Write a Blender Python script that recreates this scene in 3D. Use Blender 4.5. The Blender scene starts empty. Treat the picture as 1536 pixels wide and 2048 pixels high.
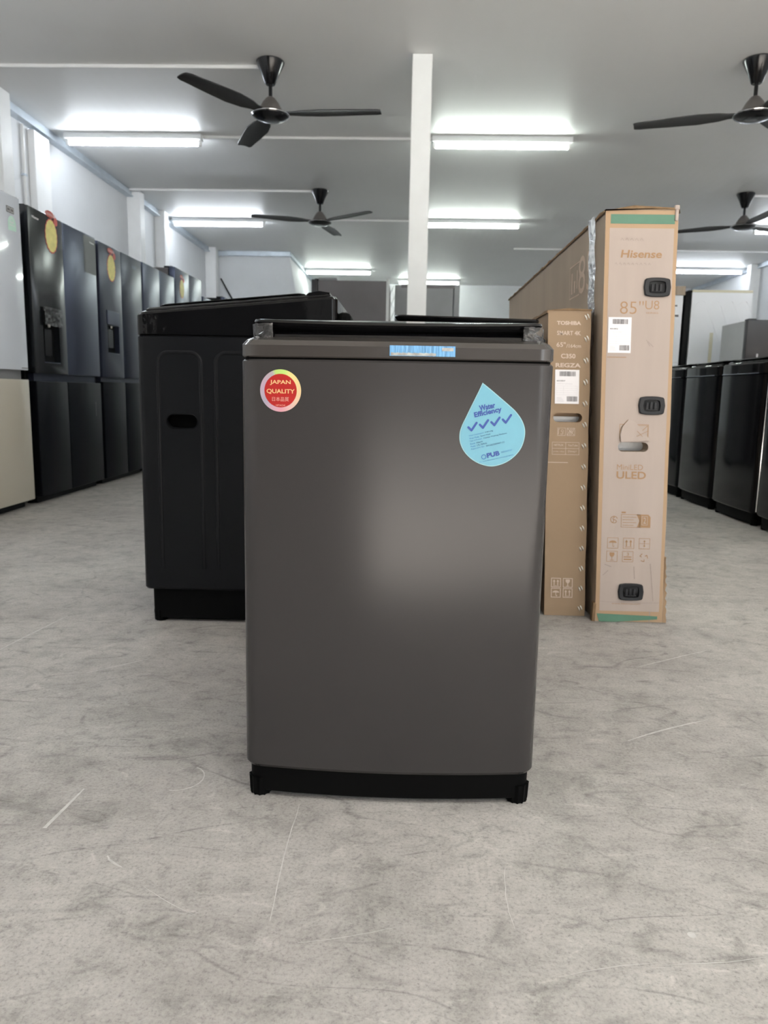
import bpy, bmesh, math, random
from mathutils import Vector, Matrix
random.seed(7)
PI = math.pi
R = math.radians
sc = bpy.context.scene
C = sc.collection

# ------------------------------------------------------------------ camera, world, light, exposure
CAM_H = 0.70
pitch, yaw, roll = R(9.05), R(1.6), R(1.05)
fw = Vector((-math.sin(yaw)*math.cos(pitch), math.cos(yaw)*math.cos(pitch), -math.sin(pitch)))
rt = Vector((math.cos(yaw), math.sin(yaw), 0))
up = rt.cross(fw)
r2 = rt*math.cos(roll) + up*math.sin(roll)
u2 = -rt*math.sin(roll) + up*math.cos(roll)
cd = bpy.data.cameras.new('camera')
cd.sensor_fit = 'VERTICAL'; cd.sensor_height = 36.0; cd.lens = 1500/2048*36
cd.clip_start = 0.05; cd.clip_end = 200
cd.dof.use_dof = True; cd.dof.focus_distance = 1.22; cd.dof.aperture_fstop = 9.0
cam = bpy.data.objects.new('camera', cd); C.objects.link(cam)
cam.matrix_world = Matrix(((r2.x, u2.x, -fw.x, 0), (r2.y, u2.y, -fw.y, 0), (r2.z, u2.z, -fw.z, CAM_H), (0, 0, 0, 1)))
sc.camera = cam

w = bpy.data.worlds.new('daylight'); sc.world = w; w.use_nodes = True
w.node_tree.nodes['Background'].inputs[0].default_value = (0.93, 0.97, 1.0, 1)
w.node_tree.nodes['Background'].inputs[1].default_value = 3.2
sd = bpy.data.lights.new('sun', 'SUN'); sd.energy = 48.0; sd.angle = R(1.5); sd.color = (1.0, 0.95, 0.88)
so = bpy.data.objects.new('sun', sd); C.objects.link(so); so.rotation_euler = (R(44), 0, R(-6))   # high sun from the street side
sc.view_settings.view_transform = 'Standard'
sc.view_settings.look = 'None'
sc.view_settings.exposure = 0.38
sc.view_settings.gamma = 1.0
sc.view_settings.use_curve_mapping = False
TUBE = 55.0          # strength of the fluorescent tubes
TUBE_COOL = (0.86, 0.93, 1.0)
TUBE_GREEN = (0.90, 1.0, 0.93)

# ------------------------------------------------------------------ materials
def mat(name, col, rough=0.5, metal=0.0, coat=0.0, var=0.0, vscale=8.0, bump=0.0, bscale=60.0, spec=0.5, coat_rough=0.05, stretch=None):
    m = bpy.data.materials.new(name); m.use_nodes = True
    nt = m.node_tree; b = nt.nodes['Principled BSDF']
    b.inputs['Base Color'].default_value = (*col, 1)
    b.inputs['Roughness'].default_value = rough
    b.inputs['Metallic'].default_value = metal
    b.inputs['Coat Weight'].default_value = coat
    b.inputs['Coat Roughness'].default_value = coat_rough
    b.inputs['Specular IOR Level'].default_value = spec
    tc = nt.nodes.new('ShaderNodeTexCoord'); src = tc.outputs['Object']
    if stretch:
        mp = nt.nodes.new('ShaderNodeMapping'); mp.inputs['Scale'].default_value = stretch
        nt.links.new(src, mp.inputs[0]); src = mp.outputs[0]
    if var > 0:
        n = nt.nodes.new('ShaderNodeTexNoise'); n.inputs['Scale'].default_value = vscale; n.inputs['Detail'].default_value = 5
        nt.links.new(src, n.inputs['Vector'])
        mr = nt.nodes.new('ShaderNodeMapRange')
        mr.inputs['From Min'].default_value = 0.3; mr.inputs['From Max'].default_value = 0.7
        mr.inputs['To Min'].default_value = 1-var; mr.inputs['To Max'].default_value = 1+var
        nt.links.new(n.outputs[0], mr.inputs[0])
        mx = nt.nodes.new('ShaderNodeVectorMath'); mx.operation = 'SCALE'; mx.inputs[0].default_value = col
        nt.links.new(mr.outputs[0], mx.inputs['Scale'])
        nt.links.new(mx.outputs[0], b.inputs['Base Color'])
    if bump > 0:
        n = nt.nodes.new('ShaderNodeTexNoise'); n.inputs['Scale'].default_value = bscale; n.inputs['Detail'].default_value = 3
        nt.links.new(src, n.inputs['Vector'])
        bp = nt.nodes.new('ShaderNodeBump'); bp.inputs['Strength'].default_value = bump; bp.inputs['Distance'].default_value = 0.01
        nt.links.new(n.outputs[0], bp.inputs['Height']); nt.links.new(bp.outputs[0], b.inputs['Normal'])
    return m

def emit(name, col, s):
    m = bpy.data.materials.new(name); m.use_nodes = True
    b = m.node_tree.nodes['Principled BSDF']
    b.inputs['Base Color'].default_value = (0.9, 0.9, 0.9, 1)
    b.inputs['Emission Color'].default_value = (*col, 1)
    b.inputs['Emission Strength'].default_value = s
    return m

def concrete():
    m = bpy.data.materials.new('worn_concrete'); m.use_nodes = True
    nt = m.node_tree; L = nt.links; b = nt.nodes['Principled BSDF']
    tc = nt.nodes.new('ShaderNodeTexCoord')
    def noise(s, det=8, rough=0.6, dist=0.0, vec=None):
        n = nt.nodes.new('ShaderNodeTexNoise'); n.inputs['Scale'].default_value = s; n.inputs['Detail'].default_value = det
        n.inputs['Roughness'].default_value = rough; n.inputs['Distortion'].default_value = dist
        L.new(vec or tc.outputs['Object'], n.inputs['Vector']); return n.outputs[0]
    def ramp(src, stops):
        r = nt.nodes.new('ShaderNodeValToRGB'); L.new(src, r.inputs[0])
        while len(r.color_ramp.elements) < len(stops): r.color_ramp.elements.new(0.5)
        for e, (p, c) in zip(r.color_ramp.elements, stops):
            e.position = p; e.color = (*c, 1) if len(c) == 3 else (c[0],)*3+(1,)
        return r.outputs[0]
    def mul(a, c, fac=1.0, typ='MULTIPLY'):
        x = nt.nodes.new('ShaderNodeMix'); x.data_type = 'RGBA'; x.blend_type = typ; x.inputs[0].default_value = fac
        L.new(a, x.inputs[6]); L.new(c, x.inputs[7]); return x.outputs[2]
    big = ramp(noise(1.3, 6, 0.55), [(0.33, (0.325, 0.303, 0.288)), (0.5, (0.385, 0.365, 0.345)), (0.68, (0.455, 0.435, 0.410))])
    med = ramp(noise(6.0, 10, 0.68, 0.6), [(0.32, (0.80,)), (0.50, (1.0,)), (0.70, (1.08,))])
    col = mul(big, med)
    mp = nt.nodes.new('ShaderNodeMapping'); mp.inputs['Rotation'].default_value = (0, 0, 0.5); mp.inputs['Scale'].default_value = (2.0, 9.0, 1)
    L.new(tc.outputs['Object'], mp.inputs[0])
    stre = ramp(noise(2.2, 9, 0.72, 1.2, mp.outputs[0]), [(0.34, (0.80,)), (0.46, (1.0,)), (1.0, (1.0,))])
    col = mul(col, stre, 0.55)
    mot = ramp(noise(19, 9, 0.78, 0.3), [(0.36, (0.74,)), (0.46, (0.98,)), (0.64, (1.12,))])
    col = mul(col, mot)
    fine = ramp(noise(190, 5, 0.75), [(0.34, (0.66,)), (0.46, (0.98,)), (0.68, (1.16,))])
    col = mul(col, fine)
    grain = ramp(noise(62, 7, 0.8), [(0.34, (0.68,)), (0.41, (1.0,)), (0.75, (1.05,))])
    col = mul(col, grain)
    # thin scuffs: narrow iso-bands of slow noise, broken up by a second noise
    for rotz, sx, sy, off, th, dark in ((0.3, 1.0, 2.6, 3.1, 0.005, 0.62), (1.25, 0.8, 3.4, 9.7, 0.004, 0.64), (2.2, 1.3, 2.9, 15.3, 0.007, 0.72), (2.8, 2.2, 5.5, 21.0, 0.010, 0.78), (1.7, 3.2, 4.5, 27.0, 0.008, 0.80), (0.9, 2.6, 6.5, 33.0, 0.008, 1.22)):
        mp = nt.nodes.new('ShaderNodeMapping'); mp.inputs['Location'].default_value = (off, off*0.7, 0)
        mp.inputs['Rotation'].default_value = (0, 0, rotz); mp.inputs['Scale'].default_value = (sx, sy, 1)
        L.new(tc.outputs['Object'], mp.inputs[0])
        nz = noise(1.0, 2.0, 0.45, 0, mp.outputs[0])
        sb = nt.nodes.new('ShaderNodeMath'); sb.operation = 'SUBTRACT'; sb.inputs[1].default_value = 0.5; L.new(nz, sb.inputs[0])
        ab = nt.nodes.new('ShaderNodeMath'); ab.operation = 'ABSOLUTE'; L.new(sb.outputs[0], ab.inputs[0])
        ln = nt.nodes.new('ShaderNodeMapRange'); ln.inputs[1].default_value = 0.0; ln.inputs[2].default_value = th
        ln.inputs[3].default_value = dark; ln.inputs[4].default_value = 1.0; L.new(ab.outputs[0], ln.inputs[0])
        mk = nt.nodes.new('ShaderNodeMapRange'); mk.inputs[1].default_value = 0.46; mk.inputs[2].default_value = 0.58; L.new(noise(7.0, 6, 0.75, 0, mp.outputs[0]), mk.inputs[0])
        x = nt.nodes.new('ShaderNodeMix'); x.data_type = 'FLOAT'
        L.new(mk.outputs[0], x.inputs[0]); x.inputs[2].default_value = 1.0; L.new(ln.outputs[0], x.inputs[3])
        vm = nt.nodes.new('ShaderNodeVectorMath'); vm.operation = 'SCALE'; L.new(col, vm.inputs[0]); L.new(x.outputs[0], vm.inputs['Scale'])
        col = vm.outputs[0]
    L.new(col, b.inputs['Base Color'])
    b.inputs['Roughness'].default_value = 0.62
    b.inputs['Specular IOR Level'].default_value = 0.35
    bp = nt.nodes.new('ShaderNodeBump'); bp.inputs['Strength'].default_value = 0.25; bp.inputs['Distance'].default_value = 0.004
    L.new(noise(60, 6, 0.7), bp.inputs['Height']); L.new(bp.outputs[0], b.inputs['Normal'])
    return m

def ceiling_mat():
    m = mat('painted_soffit', (0.88, 0.88, 0.87), 0.45, var=0.03, vscale=0.8)
    nt = m.node_tree; L = nt.links
    tc = nt.nodes.new('ShaderNodeTexCoord')
    wv = nt.nodes.new('ShaderNodeTexWave'); wv.bands_direction = 'X'; wv.inputs['Scale'].default_value = 3.3
    L.new(tc.outputs['Object'], wv.inputs['Vector'])
    bp = nt.nodes.new('ShaderNodeBump'); bp.inputs['Strength'].default_value = 0.05; bp.inputs['Distance'].default_value = 0.01
    L.new(wv.outputs[1], bp.inputs['Height']); L.new(bp.outputs[0], nt.nodes['Principled BSDF'].inputs['Normal'])
    return m

M = dict(
 floor=concrete(), ceiling=ceiling_mat(),
 wall=mat('painted_wall', (0.80, 0.81, 0.83), 0.65, var=0.05, vscale=1.5, bump=0.06, bscale=20),
 column=mat('white_column', (0.93, 0.93, 0.93), 0.5, var=0.02),
 galv=mat('galvanised_channel', (0.60, 0.66, 0.72), 0.35, 0.5, var=0.12, vscale=5),
 white=mat('white_plastic', (0.85, 0.85, 0.84), 0.4),
 batten=mat('batten_enamel', (0.85, 0.87, 0.88), 0.35),
 tube_cool=emit('tube_cool', TUBE_COOL, TUBE), tube_green=emit('tube_green', TUBE_GREEN, TUBE),
 fan_black=mat('fan_black_gloss', (0.006, 0.006, 0.007), 0.16, spec=0.4),
 fan_blade=mat('fan_blade_grey', (0.030, 0.029, 0.029), 0.4, var=0.1, spec=0.3),
 fan_cone=mat('fan_cone_bronze', (0.17, 0.155, 0.145), 0.4, 0.4),
 chrome=mat('chrome', (0.8, 0.8, 0.8), 0.12, 1.0),
 body=mat('graphite_paint', (0.038, 0.0352, 0.0352), 0.21, 0.0, coat=0.0, spec=0.27, bump=0.012, bscale=9, stretch=(1, 1, 0.25)),
 body_top=mat('graphite_plastic', (0.042, 0.037, 0.0345), 0.16, coat=0.2, spec=0.5, bump=0.02, bscale=14),
 black_base=mat('black_base_plastic', (0.003, 0.003, 0.003), 0.55, spec=0.06),
 black_gloss=mat('black_gloss_glass', (0.003, 0.003, 0.0035), 0.05, spec=0.28),
 black_gloss_wavy=mat('black_gloss_film', (0.003, 0.003, 0.0035), 0.06, spec=0.22, bump=0.22, bscale=16),
 dark_side=mat('charcoal_steel', (0.0085, 0.009, 0.0105), 0.26, spec=0.13),
 black_steel=mat('black_glass_front', (0.003, 0.003, 0.004), 0.10, spec=0.22),
 slot=mat('black_slot', (0.0015, 0.0015, 0.0015), 0.6, spec=0.03),
 f_black=mat('fridge_black', (0.006, 0.007, 0.009), 0.20, spec=0.5),
 f_side=mat('fridge_side_black', (0.003, 0.0035, 0.0035), 0.5, spec=0.15),
 f_slate=mat('fridge_slate_metal', (0.066, 0.078, 0.118), 0.30, 0.6, var=0.02, spec=0.3),
 f_dark=mat('fridge_dark_metal', (0.034, 0.040, 0.062), 0.30, 0.5, var=0.02, spec=0.25),
 f_low=mat('fridge_low_black', (0.003, 0.0035, 0.0055), 0.34, 0.0, spec=0.08),
 f_white=mat('fridge_white_glass', (0.78, 0.82, 0.90), 0.09, coat=0.5),
 f_beige=mat('fridge_beige_glass', (0.56, 0.515, 0.43), 0.16, coat=0.3),
 f_grey=mat('fridge_grey_side', (0.115, 0.105, 0.108), 0.45, var=0.14, vscale=3),
 f_grey2=mat('fridge_midgrey_side', (0.20, 0.20, 0.21), 0.45, var=0.12, vscale=3),
 f_silver=mat('fridge_silver_side', (0.55, 0.56, 0.56), 0.35, 0.3, var=0.06, vscale=3),
 f_charc=mat('fridge_charcoal_front', (0.022, 0.021, 0.024), 0.3),
 appliance_white=mat('white_enamel', (0.90, 0.92, 0.95), 0.35),
 cream=mat('cream_trim', (0.72, 0.68, 0.52), 0.5),
 kraft=mat('kraft_card', (0.42, 0.285, 0.175), 0.75, var=0.06, vscale=5, bump=0.08, bscale=30, stretch=(1, 1, 0.15)),
 kraft_t=mat('kraft_card_brown', (0.31, 0.215, 0.135), 0.72, var=0.05, vscale=6, bump=0.05, bscale=40),
 kraft_d=mat('kraft_edge', (0.22, 0.14, 0.075), 0.85, var=0.2, vscale=30),
 kraft_side=mat('kraft_side_brown', (0.40, 0.325, 0.25), 0.8, var=0.06, vscale=3, bump=0.1, bscale=8, stretch=(1, 2.5, 0.3)),
 pale=mat('pale_card', (0.42, 0.35, 0.31), 0.75, var=0.045, vscale=9, bump=0.05, bscale=25, stretch=(1.6, 1, 0.2)),
 smear=mat('grey_smear', (0.33, 0.275, 0.245), 0.8, var=0.1, vscale=40),
 ink=mat('kraft_ink', (0.36, 0.22, 0.12), 0.75),
 ink_pale=mat('pale_ink', (0.62, 0.49, 0.385), 0.75),
 green=mat('green_print', (0.10, 0.215, 0.15), 0.65, var=0.05, vscale=20),
 label=mat('label_paper', (0.82, 0.80, 0.82), 0.5),
 label_ink=mat('label_ink', (0.16, 0.15, 0.16), 0.6),
 label_soft=mat('label_soft_ink', (0.55, 0.54, 0.57), 0.6),
 latch=mat('latch_plastic', (0.020, 0.021, 0.024), 0.45, spec=0.3),
 latch_d=mat('latch_pocket', (0.003, 0.003, 0.004), 0.3, spec=0.2),
 foam=mat('white_foam', (0.72, 0.74, 0.76), 0.6, bump=0.3, bscale=60),
 ink_light=mat('light_ink', (0.60, 0.48, 0.40), 0.75),
 clipw=mat('clip_white', (0.85, 0.82, 0.76), 0.35),
 drop=mat('sticker_blue', (0.11, 0.32, 0.42), 0.4),
 drop_edge=mat('sticker_blue_edge', (0.22, 0.41, 0.45), 0.4),
 navy=mat('navy_ink', (0.008, 0.045, 0.25), 0.45),
 navy_s=mat('navy_soft_ink', (0.02, 0.13, 0.33), 0.45),
 txt_dark=mat('dark_ink', (0.012, 0.06, 0.13), 0.5),
 red=mat('sticker_red', (0.36, 0.012, 0.010), 0.35),
 gold=mat('sticker_gold_ink', (0.72, 0.43, 0.20), 0.4),
 pinkink=mat('sticker_pink_ink', (0.72, 0.33, 0.27), 0.4),
 strip=mat('film_blue', (0.13, 0.32, 0.56), 0.2, coat=0.6, var=0.25, vscale=60, bump=0.4, bscale=60, stretch=(4, 1, 0.4)),
 strip_w=mat('glare_white', (0.33, 0.34, 0.33), 0.25, coat=0.6, var=0.4, vscale=70),
 yellow=mat('promo_yellow', (0.80, 0.70, 0.20), 0.4, var=0.12, vscale=25),
 promo_red=mat('promo_red', (0.55, 0.07, 0.05), 0.45),
 promo_pink=mat('promo_pink', (0.75, 0.45, 0.42), 0.45),
 promo_dark=mat('promo_dark', (0.10, 0.04, 0.05), 0.45),
 energy=mat('energy_label', (0.55, 0.80, 0.68), 0.4),
 scuff_w=mat('scuff_white', (0.53, 0.52, 0.50), 0.7, var=0.15, vscale=60),
 scuff_d=mat('scuff_dark', (0.20, 0.19, 0.19), 0.7, var=0.4, vscale=90),
 street=mat('street_facade', (0.20, 0.19, 0.18), 0.8, var=0.2, vscale=0.6),
 blocker=mat('blocker_grey', (0.16, 0.16, 0.165), 0.5, 0.2, var=0.05),
 ground=mat('pavement', (0.16, 0.155, 0.15), 0.8, var=0.1, vscale=2),
)

def holo():
    m = bpy.data.materials.new('hologram_ring'); m.use_nodes = True
    nt = m.node_tree; L = nt.links; b = nt.nodes['Principled BSDF']
    tc = nt.nodes.new('ShaderNodeTexCoord'); mp = nt.nodes.new('ShaderNodeMapping')
    mp.inputs['Location'].default_value = (0.183, 0, -0.700); L.new(tc.outputs['Object'], mp.inputs[0])
    sx = nt.nodes.new('ShaderNodeSeparateXYZ'); L.new(mp.outputs[0], sx.inputs[0])
    at = nt.nodes.new('ShaderNodeMath'); at.operation = 'ARCTAN2'; L.new(sx.outputs[0], at.inputs[0]); L.new(sx.outputs[2], at.inputs[1])
    mr = nt.nodes.new('ShaderNodeMapRange'); mr.inputs[1].default_value = -PI; mr.inputs[2].default_value = PI; L.new(at.outputs[0], mr.inputs[0])
    r = nt.nodes.new('ShaderNodeValToRGB'); L.new(mr.outputs[0], r.inputs[0])
    st = [(0.0, (0.80, 0.38, 0.45)), (0.15, (0.45, 0.42, 0.52)), (0.30, (0.55, 0.40, 0.50)), (0.43, (0.48, 0.42, 0.45)), (0.46, (0.55, 0.78, 0.22)),
          (0.54, (0.60, 0.85, 0.25)), (0.58, (0.85, 0.75, 0.30)), (0.78, (0.86, 0.62, 0.36)), (0.9, (0.80, 0.55, 0.50)), (1.0, (0.80, 0.38, 0.45))]
    while len(r.color_ramp.elements) < len(st): r.color_ramp.elements.new(0.5)
    for e, (p, c) in zip(r.color_ramp.elements, st): e.position = p; e.color = (c[0]*0.72, c[1]*0.72, c[2]*0.72, 1)
    L.new(r.outputs[0], b.inputs['Base Color']); b.inputs['Roughness'].default_value = 0.3; b.inputs['Specular IOR Level'].default_value = 0.2
    return m
M['holo'] = holo()

def film(milk=0.22):
    m = bpy.data.materials.new('clear_film'); m.use_nodes = True
    nt = m.node_tree; L = nt.links
    for n in list(nt.nodes):
        if n.type != 'OUTPUT_MATERIAL': nt.nodes.remove(n)
    out = [n for n in nt.nodes if n.type == 'OUTPUT_MATERIAL'][0]
    t = nt.nodes.new('ShaderNodeBsdfTransparent'); g = nt.nodes.new('ShaderNodeBsdfGlossy'); g.inputs['Roughness'].default_value = 0.12
    x = nt.nodes.new('ShaderNodeMixShader'); fr = nt.nodes.new('ShaderNodeFresnel'); fr.inputs[0].default_value = 1.6
    tc = nt.nodes.new('ShaderNodeTexCoord'); n = nt.nodes.new('ShaderNodeTexNoise'); n.inputs['Scale'].default_value = 35; n.inputs['Detail'].default_value = 4
    L.new(tc.outputs['Object'], n.inputs['Vector'])
    bp = nt.nodes.new('ShaderNodeBump'); bp.inputs['Strength'].default_value = 0.9; bp.inputs['Distance'].default_value = 0.01
    L.new(n.outputs[0], bp.inputs['Height']); L.new(bp.outputs[0], g.inputs['Normal']); L.new(bp.outputs[0], fr.inputs['Normal'])
    L.new(fr.outputs[0], x.inputs[0]); L.new(t.outputs[0], x.inputs[1]); L.new(g.outputs[0], x.inputs[2]); d = nt.nodes.new('ShaderNodeBsdfDiffuse'); d.inputs[0].default_value = (0.8, 0.8, 0.82, 1); L.new(bp.outputs[0], d.inputs['Normal'])
    x2 = nt.nodes.new('ShaderNodeMixShader'); x2.inputs[0].default_value = milk
    L.new(x.outputs[0], x2.inputs[1]); L.new(d.outputs[0], x2.inputs[2]); L.new(x2.outputs[0], out.inputs[0])
    return m
M['film'] = film(); M['film_clear'] = film(0.03)

# ------------------------------------------------------------------ mesh helpers
def add_box(bm, x0, x1, y0, y1, z0, z1, bev=0.0, seg=2):
    vs = [bm.verts.new((x, y, z)) for z in (z0, z1) for (x, y) in ((x0, y0), (x1, y0), (x1, y1), (x0, y1))]
    fs = [(0, 3, 2, 1), (4, 5, 6, 7), (0, 1, 5, 4), (1, 2, 6, 5), (2, 3, 7, 6), (3, 0, 4, 7)]
    faces = [bm.faces.new([vs[i] for i in f]) for f in fs]
    if bev > 0:
        edges = list({e for f in faces for e in f.edges})
        bmesh.ops.bevel(bm, geom=edges, offset=bev, segments=seg, affect='EDGES', profile=0.5)

def loft(bm, rings, cap0=True, cap1=True, closed=True):
    rows = [[bm.verts.new(p) for p in r] for r in rings]
    n = len(rows[0])
    for a, b in zip(rows, rows[1:]):
        for i in range(n if closed else n-1):
            j = (i+1) % n
            bm.faces.new((a[i], a[j], b[j], b[i]))
    if cap0: bm.faces.new(list(reversed(rows[0])))
    if cap1: bm.faces.new(rows[-1])

def lathe(bm, prof, seg=40, cx=0, cy=0):
    loft(bm, [[(cx+r*math.cos(2*PI*i/seg), cy+r*math.sin(2*PI*i/seg), z) for i in range(seg)] for r, z in prof])

def tube(bm, pts, r, seg=10):
    pts = [Vector(p) for p in pts]; rings = []
    for i, p in enumerate(pts):
        d = (pts[min(i+1, len(pts)-1)] - pts[max(i-1, 0)]).normalized()
        a = Vector((0, 0, 1)) if abs(d.z) < 0.9 else Vector((1, 0, 0))
        u = d.cross(a).normalized(); v = d.cross(u).normalized()
        rr = r[i] if isinstance(r, (list, tuple)) else r
        rings.append([tuple(p + (u*math.cos(2*PI*k/seg) + v*math.sin(2*PI*k/seg))*rr) for k in range(seg)])
    loft(bm, rings)

def obj(name, bm, m, parent=None, smooth=35, flip=False):
    bmesh.ops.recalc_face_normals(bm, faces=bm.faces)
    me = bpy.data.meshes.new(name); bm.to_mesh(me); bm.free()
    me.materials.append(M[m] if isinstance(m, str) else m)
    if smooth:
        for p in me.polygons: p.use_smooth = True
        me.set_sharp_from_angle(angle=R(smooth))
    o = bpy.data.objects.new(name, me); C.objects.link(o)
    if parent: o.parent = parent
    return o

def boxo(name, m, parent, *a, bev=0.0, seg=2):
    bm = bmesh.new(); add_box(bm, *a, bev=bev, seg=seg); return obj(name, bm, m, parent, 20)

def cut(o, bmc):
    """subtract the closed mesh bmc (local space of o) from o"""
    bmesh.ops.recalc_face_normals(bmc, faces=bmc.faces)
    me = bpy.data.meshes.new('cutter'); bmc.to_mesh(me); bmc.free()
    c = bpy.data.objects.new('cutter', me); C.objects.link(c)
    par = o.parent; o.parent = None
    md = o.modifiers.new('cut', 'BOOLEAN'); md.operation = 'DIFFERENCE'; md.solver = 'EXACT'; md.object = c
    bpy.context.view_layer.update()
    dg = bpy.context.evaluated_depsgraph_get()
    new = bpy.data.meshes.new_from_object(o.evaluated_get(dg))
    o.modifiers.clear(); old = o.data; o.data = new; new.name = old.name
    bpy.data.objects.remove(c); bpy.data.meshes.remove(me); bpy.data.meshes.remove(old)
    o.parent = par

def thing(name, label, cat, loc=(0, 0, 0), rz=0.0, group=None):
    o = bpy.data.objects.new(name, None); C.objects.link(o)
    o.empty_display_size = 0.1
    o.location = loc; o.rotation_euler = (0, 0, rz); o['label'] = label; o['category'] = cat
    if group: o['group'] = group
    return o
def tag(o, label, cat, group=None):
    o['label'] = label; o['category'] = cat
    if group: o['group'] = group
    return o
def struct(name, bm, m, smooth=35):
    o = obj(name, bm, m, None, smooth); o['kind'] = 'structure'; return o
def copy_tree(o, parent=None):
    c = o.copy(); C.objects.link(c); c.parent = parent
    for ch in list(o.children): copy_tree(ch, c)
    return c

# flat printing: 2-D shapes (u, v) mapped onto a surface
_tcache = {}
def text2d(s, bold=0.0, shear=0.0):
    k = (s, bold, shear)
    if k in _tcache: return _tcache[k]
    cu = bpy.data.curves.new('txt', 'FONT'); cu.body = s; cu.size = 1.0; cu.offset = bold; cu.shear = shear
    cu.resolution_u = 4; cu.fill_mode = 'FRONT'
    o = bpy.data.objects.new('txt', cu); C.objects.link(o)
    bpy.context.view_layer.update()
    me = bpy.data.meshes.new_from_object(o.evaluated_get(bpy.context.evaluated_depsgraph_get()))
    vs = [(v.co.x, v.co.y) for v in me.vertices]; fs = [tuple(p.vertices) for p in me.polygons]
    bpy.data.objects.remove(o); bpy.data.curves.remove(cu); bpy.data.meshes.remove(me)
    _tcache[k] = (vs, fs); return vs, fs

class Print:
    def __init__(s, surf, eps=0.0006): s.bm = bmesh.new(); s.surf = surf; s.eps = eps
    def poly(s, pts): s.bm.faces.new([s.bm.verts.new(s.surf(u, v, s.eps)) for u, v in pts])
    def rect(s, u0, u1, v0, v1): s.poly([(u0, v0), (u1, v0), (u1, v1), (u0, v1)])
    def frame(s, u0, u1, v0, v1, t):
        s.rect(u0, u1, v0, v0+t); s.rect(u0, u1, v1-t, v1); s.rect(u0, u0+t, v0+t, v1-t); s.rect(u1-t, u1, v0+t, v1-t)
    def disc(s, cu, cv, r, n=48, ry=None):
        ry = ry or r; s.poly([(cu+r*math.cos(2*PI*i/n), cv+ry*math.sin(2*PI*i/n)) for i in range(n)])
    def ring(s, cu, cv, r0, r1, n=64, a0=0, a1=2*PI, ry=1.0):
        for i in range(n):
            a = a0+(a1-a0)*i/n; b = a0+(a1-a0)*(i+1)/n
            s.poly([(cu+r0*math.cos(a), cv+ry*r0*math.sin(a)), (cu+r1*math.cos(a), cv+ry*r1*math.sin(a)),
                    (cu+r1*math.cos(b), cv+ry*r1*math.sin(b)), (cu+r0*math.cos(b), cv+ry*r0*math.sin(b))])
    def line(s, pts, t, cap=False):
        for (a, b) in zip(pts, pts[1:]):
            d = Vector((b[0]-a[0], b[1]-a[1])); d.normalize(); n = Vector((-d.y, d.x))*t/2
            s.poly([(a[0]-n.x, a[1]-n.y), (b[0]-n.x, b[1]-n.y), (b[0]+n.x, b[1]+n.y), (a[0]+n.x, a[1]+n.y)])
        if cap:
            for p in pts: s.disc(p[0], p[1], t/2, 12)
    def text(s, st, u0, u1, v0, v1, bold=0.0, shear=0.0, rot=0.0, bolddup=0.0):
        vs, fs = text2d(st, bold, shear)
        if not vs: return
        xs = [p[0] for p in vs]; ys = [p[1] for p in vs]
        a, b, c, d = min(xs), max(xs), min(ys), max(ys)
        cu, cv = (u0+u1)/2, (v0+v1)/2; co, si = math.cos(rot), math.sin(rot)
        out = []
        for x, y in vs:
            u = (x-a)/(b-a)*(u1-u0)-(u1-u0)/2; v = (y-c)/(d-c)*(v1-v0)-(v1-v0)/2
            out.append(s.bm.verts.new(s.surf(cu+u*co-v*si, cv+u*si+v*co, s.eps)))
        for f in fs:
            try: s.bm.faces.new([out[i] for i in f])
            except ValueError: pass
    def done(s, name, m, parent):
        me = bpy.data.meshes.new(name); s.bm.to_mesh(me); s.bm.free(); me.materials.append(M[m])
        o = bpy.data.objects.new(name, me); C.objects.link(o); o.parent = parent; return o

def stadium(cu, cv, w_, h_, n=10):
    r = h_/2; a = w_/2-r
    return [(cu+a+r*math.cos(-PI/2+PI*i/n), cv+r*math.sin(-PI/2+PI*i/n)) for i in range(n+1)] + \
           [(cu-a+r*math.cos(PI/2+PI*i/n), cv+r*math.sin(PI/2+PI*i/n)) for i in range(n+1)]
def rrect(cu, cv, w_, h_, r, n=5, bulge=0.0):
    pts = []
    for (sx, sy, a0) in ((1, -1, -PI/2), (1, 1, 0), (-1, 1, PI/2), (-1, -1, PI)):
        for i in range(n+1):
            a = a0+PI/2*i/n
            x = sx*(w_/2-r)+r*math.cos(a); y = sy*(h_/2-r)+r*math.sin(a)
            pts.append((cu+x, cv+y))
        if bulge:
            if sx == 1 and sy == -1: pts.append((cu+w_/2+bulge, cv))
            if sx == 1 and sy == 1: pts += [(cu+w_*k, cv+h_/2+bulge*(1-(k/0.5)**2)) for k in (0.25, 0, -0.25)]
            if sx == -1 and sy == 1: pts.append((cu-w_/2-bulge, cv))
            if sx == -1 and sy == -1: pts += [(cu+w_*k, cv-h_/2-bulge*(1-(k/0.5)**2)) for k in (-0.25, 0, 0.25)]
    return pts

# ------------------------------------------------------------------ the room
XL, XR, YF, YB, ZC = -3.29, 5.90, -2.8, 16.3, 2.95
bm = bmesh.new(); add_box(bm, XL-0.15, XR+0.15, YF, YB+0.15, -0.12, 0); floor = struct('floor', bm, 'floor', 0)
bm = bmesh.new(); add_box(bm, XL-0.15, XR+0.15, YF, YB+0.15, ZC, ZC+0.12); struct('ceiling', bm, 'ceiling', 0)
bm = bmesh.new(); add_box(bm, XL-0.15, XL, YF, YB, 0, ZC); struct('wall_left', bm, 'wall', 0)
bm = bmesh.new(); add_box(bm, XR, XR+0.15, YF, YB, 0, ZC); struct('wall_right', bm, 'wall', 0)
bm = bmesh.new(); add_box(bm, XL-0.15, XR+0.15, YB, YB+0.15, 0, ZC); struct('wall_back', bm, 'wall', 0)
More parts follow.
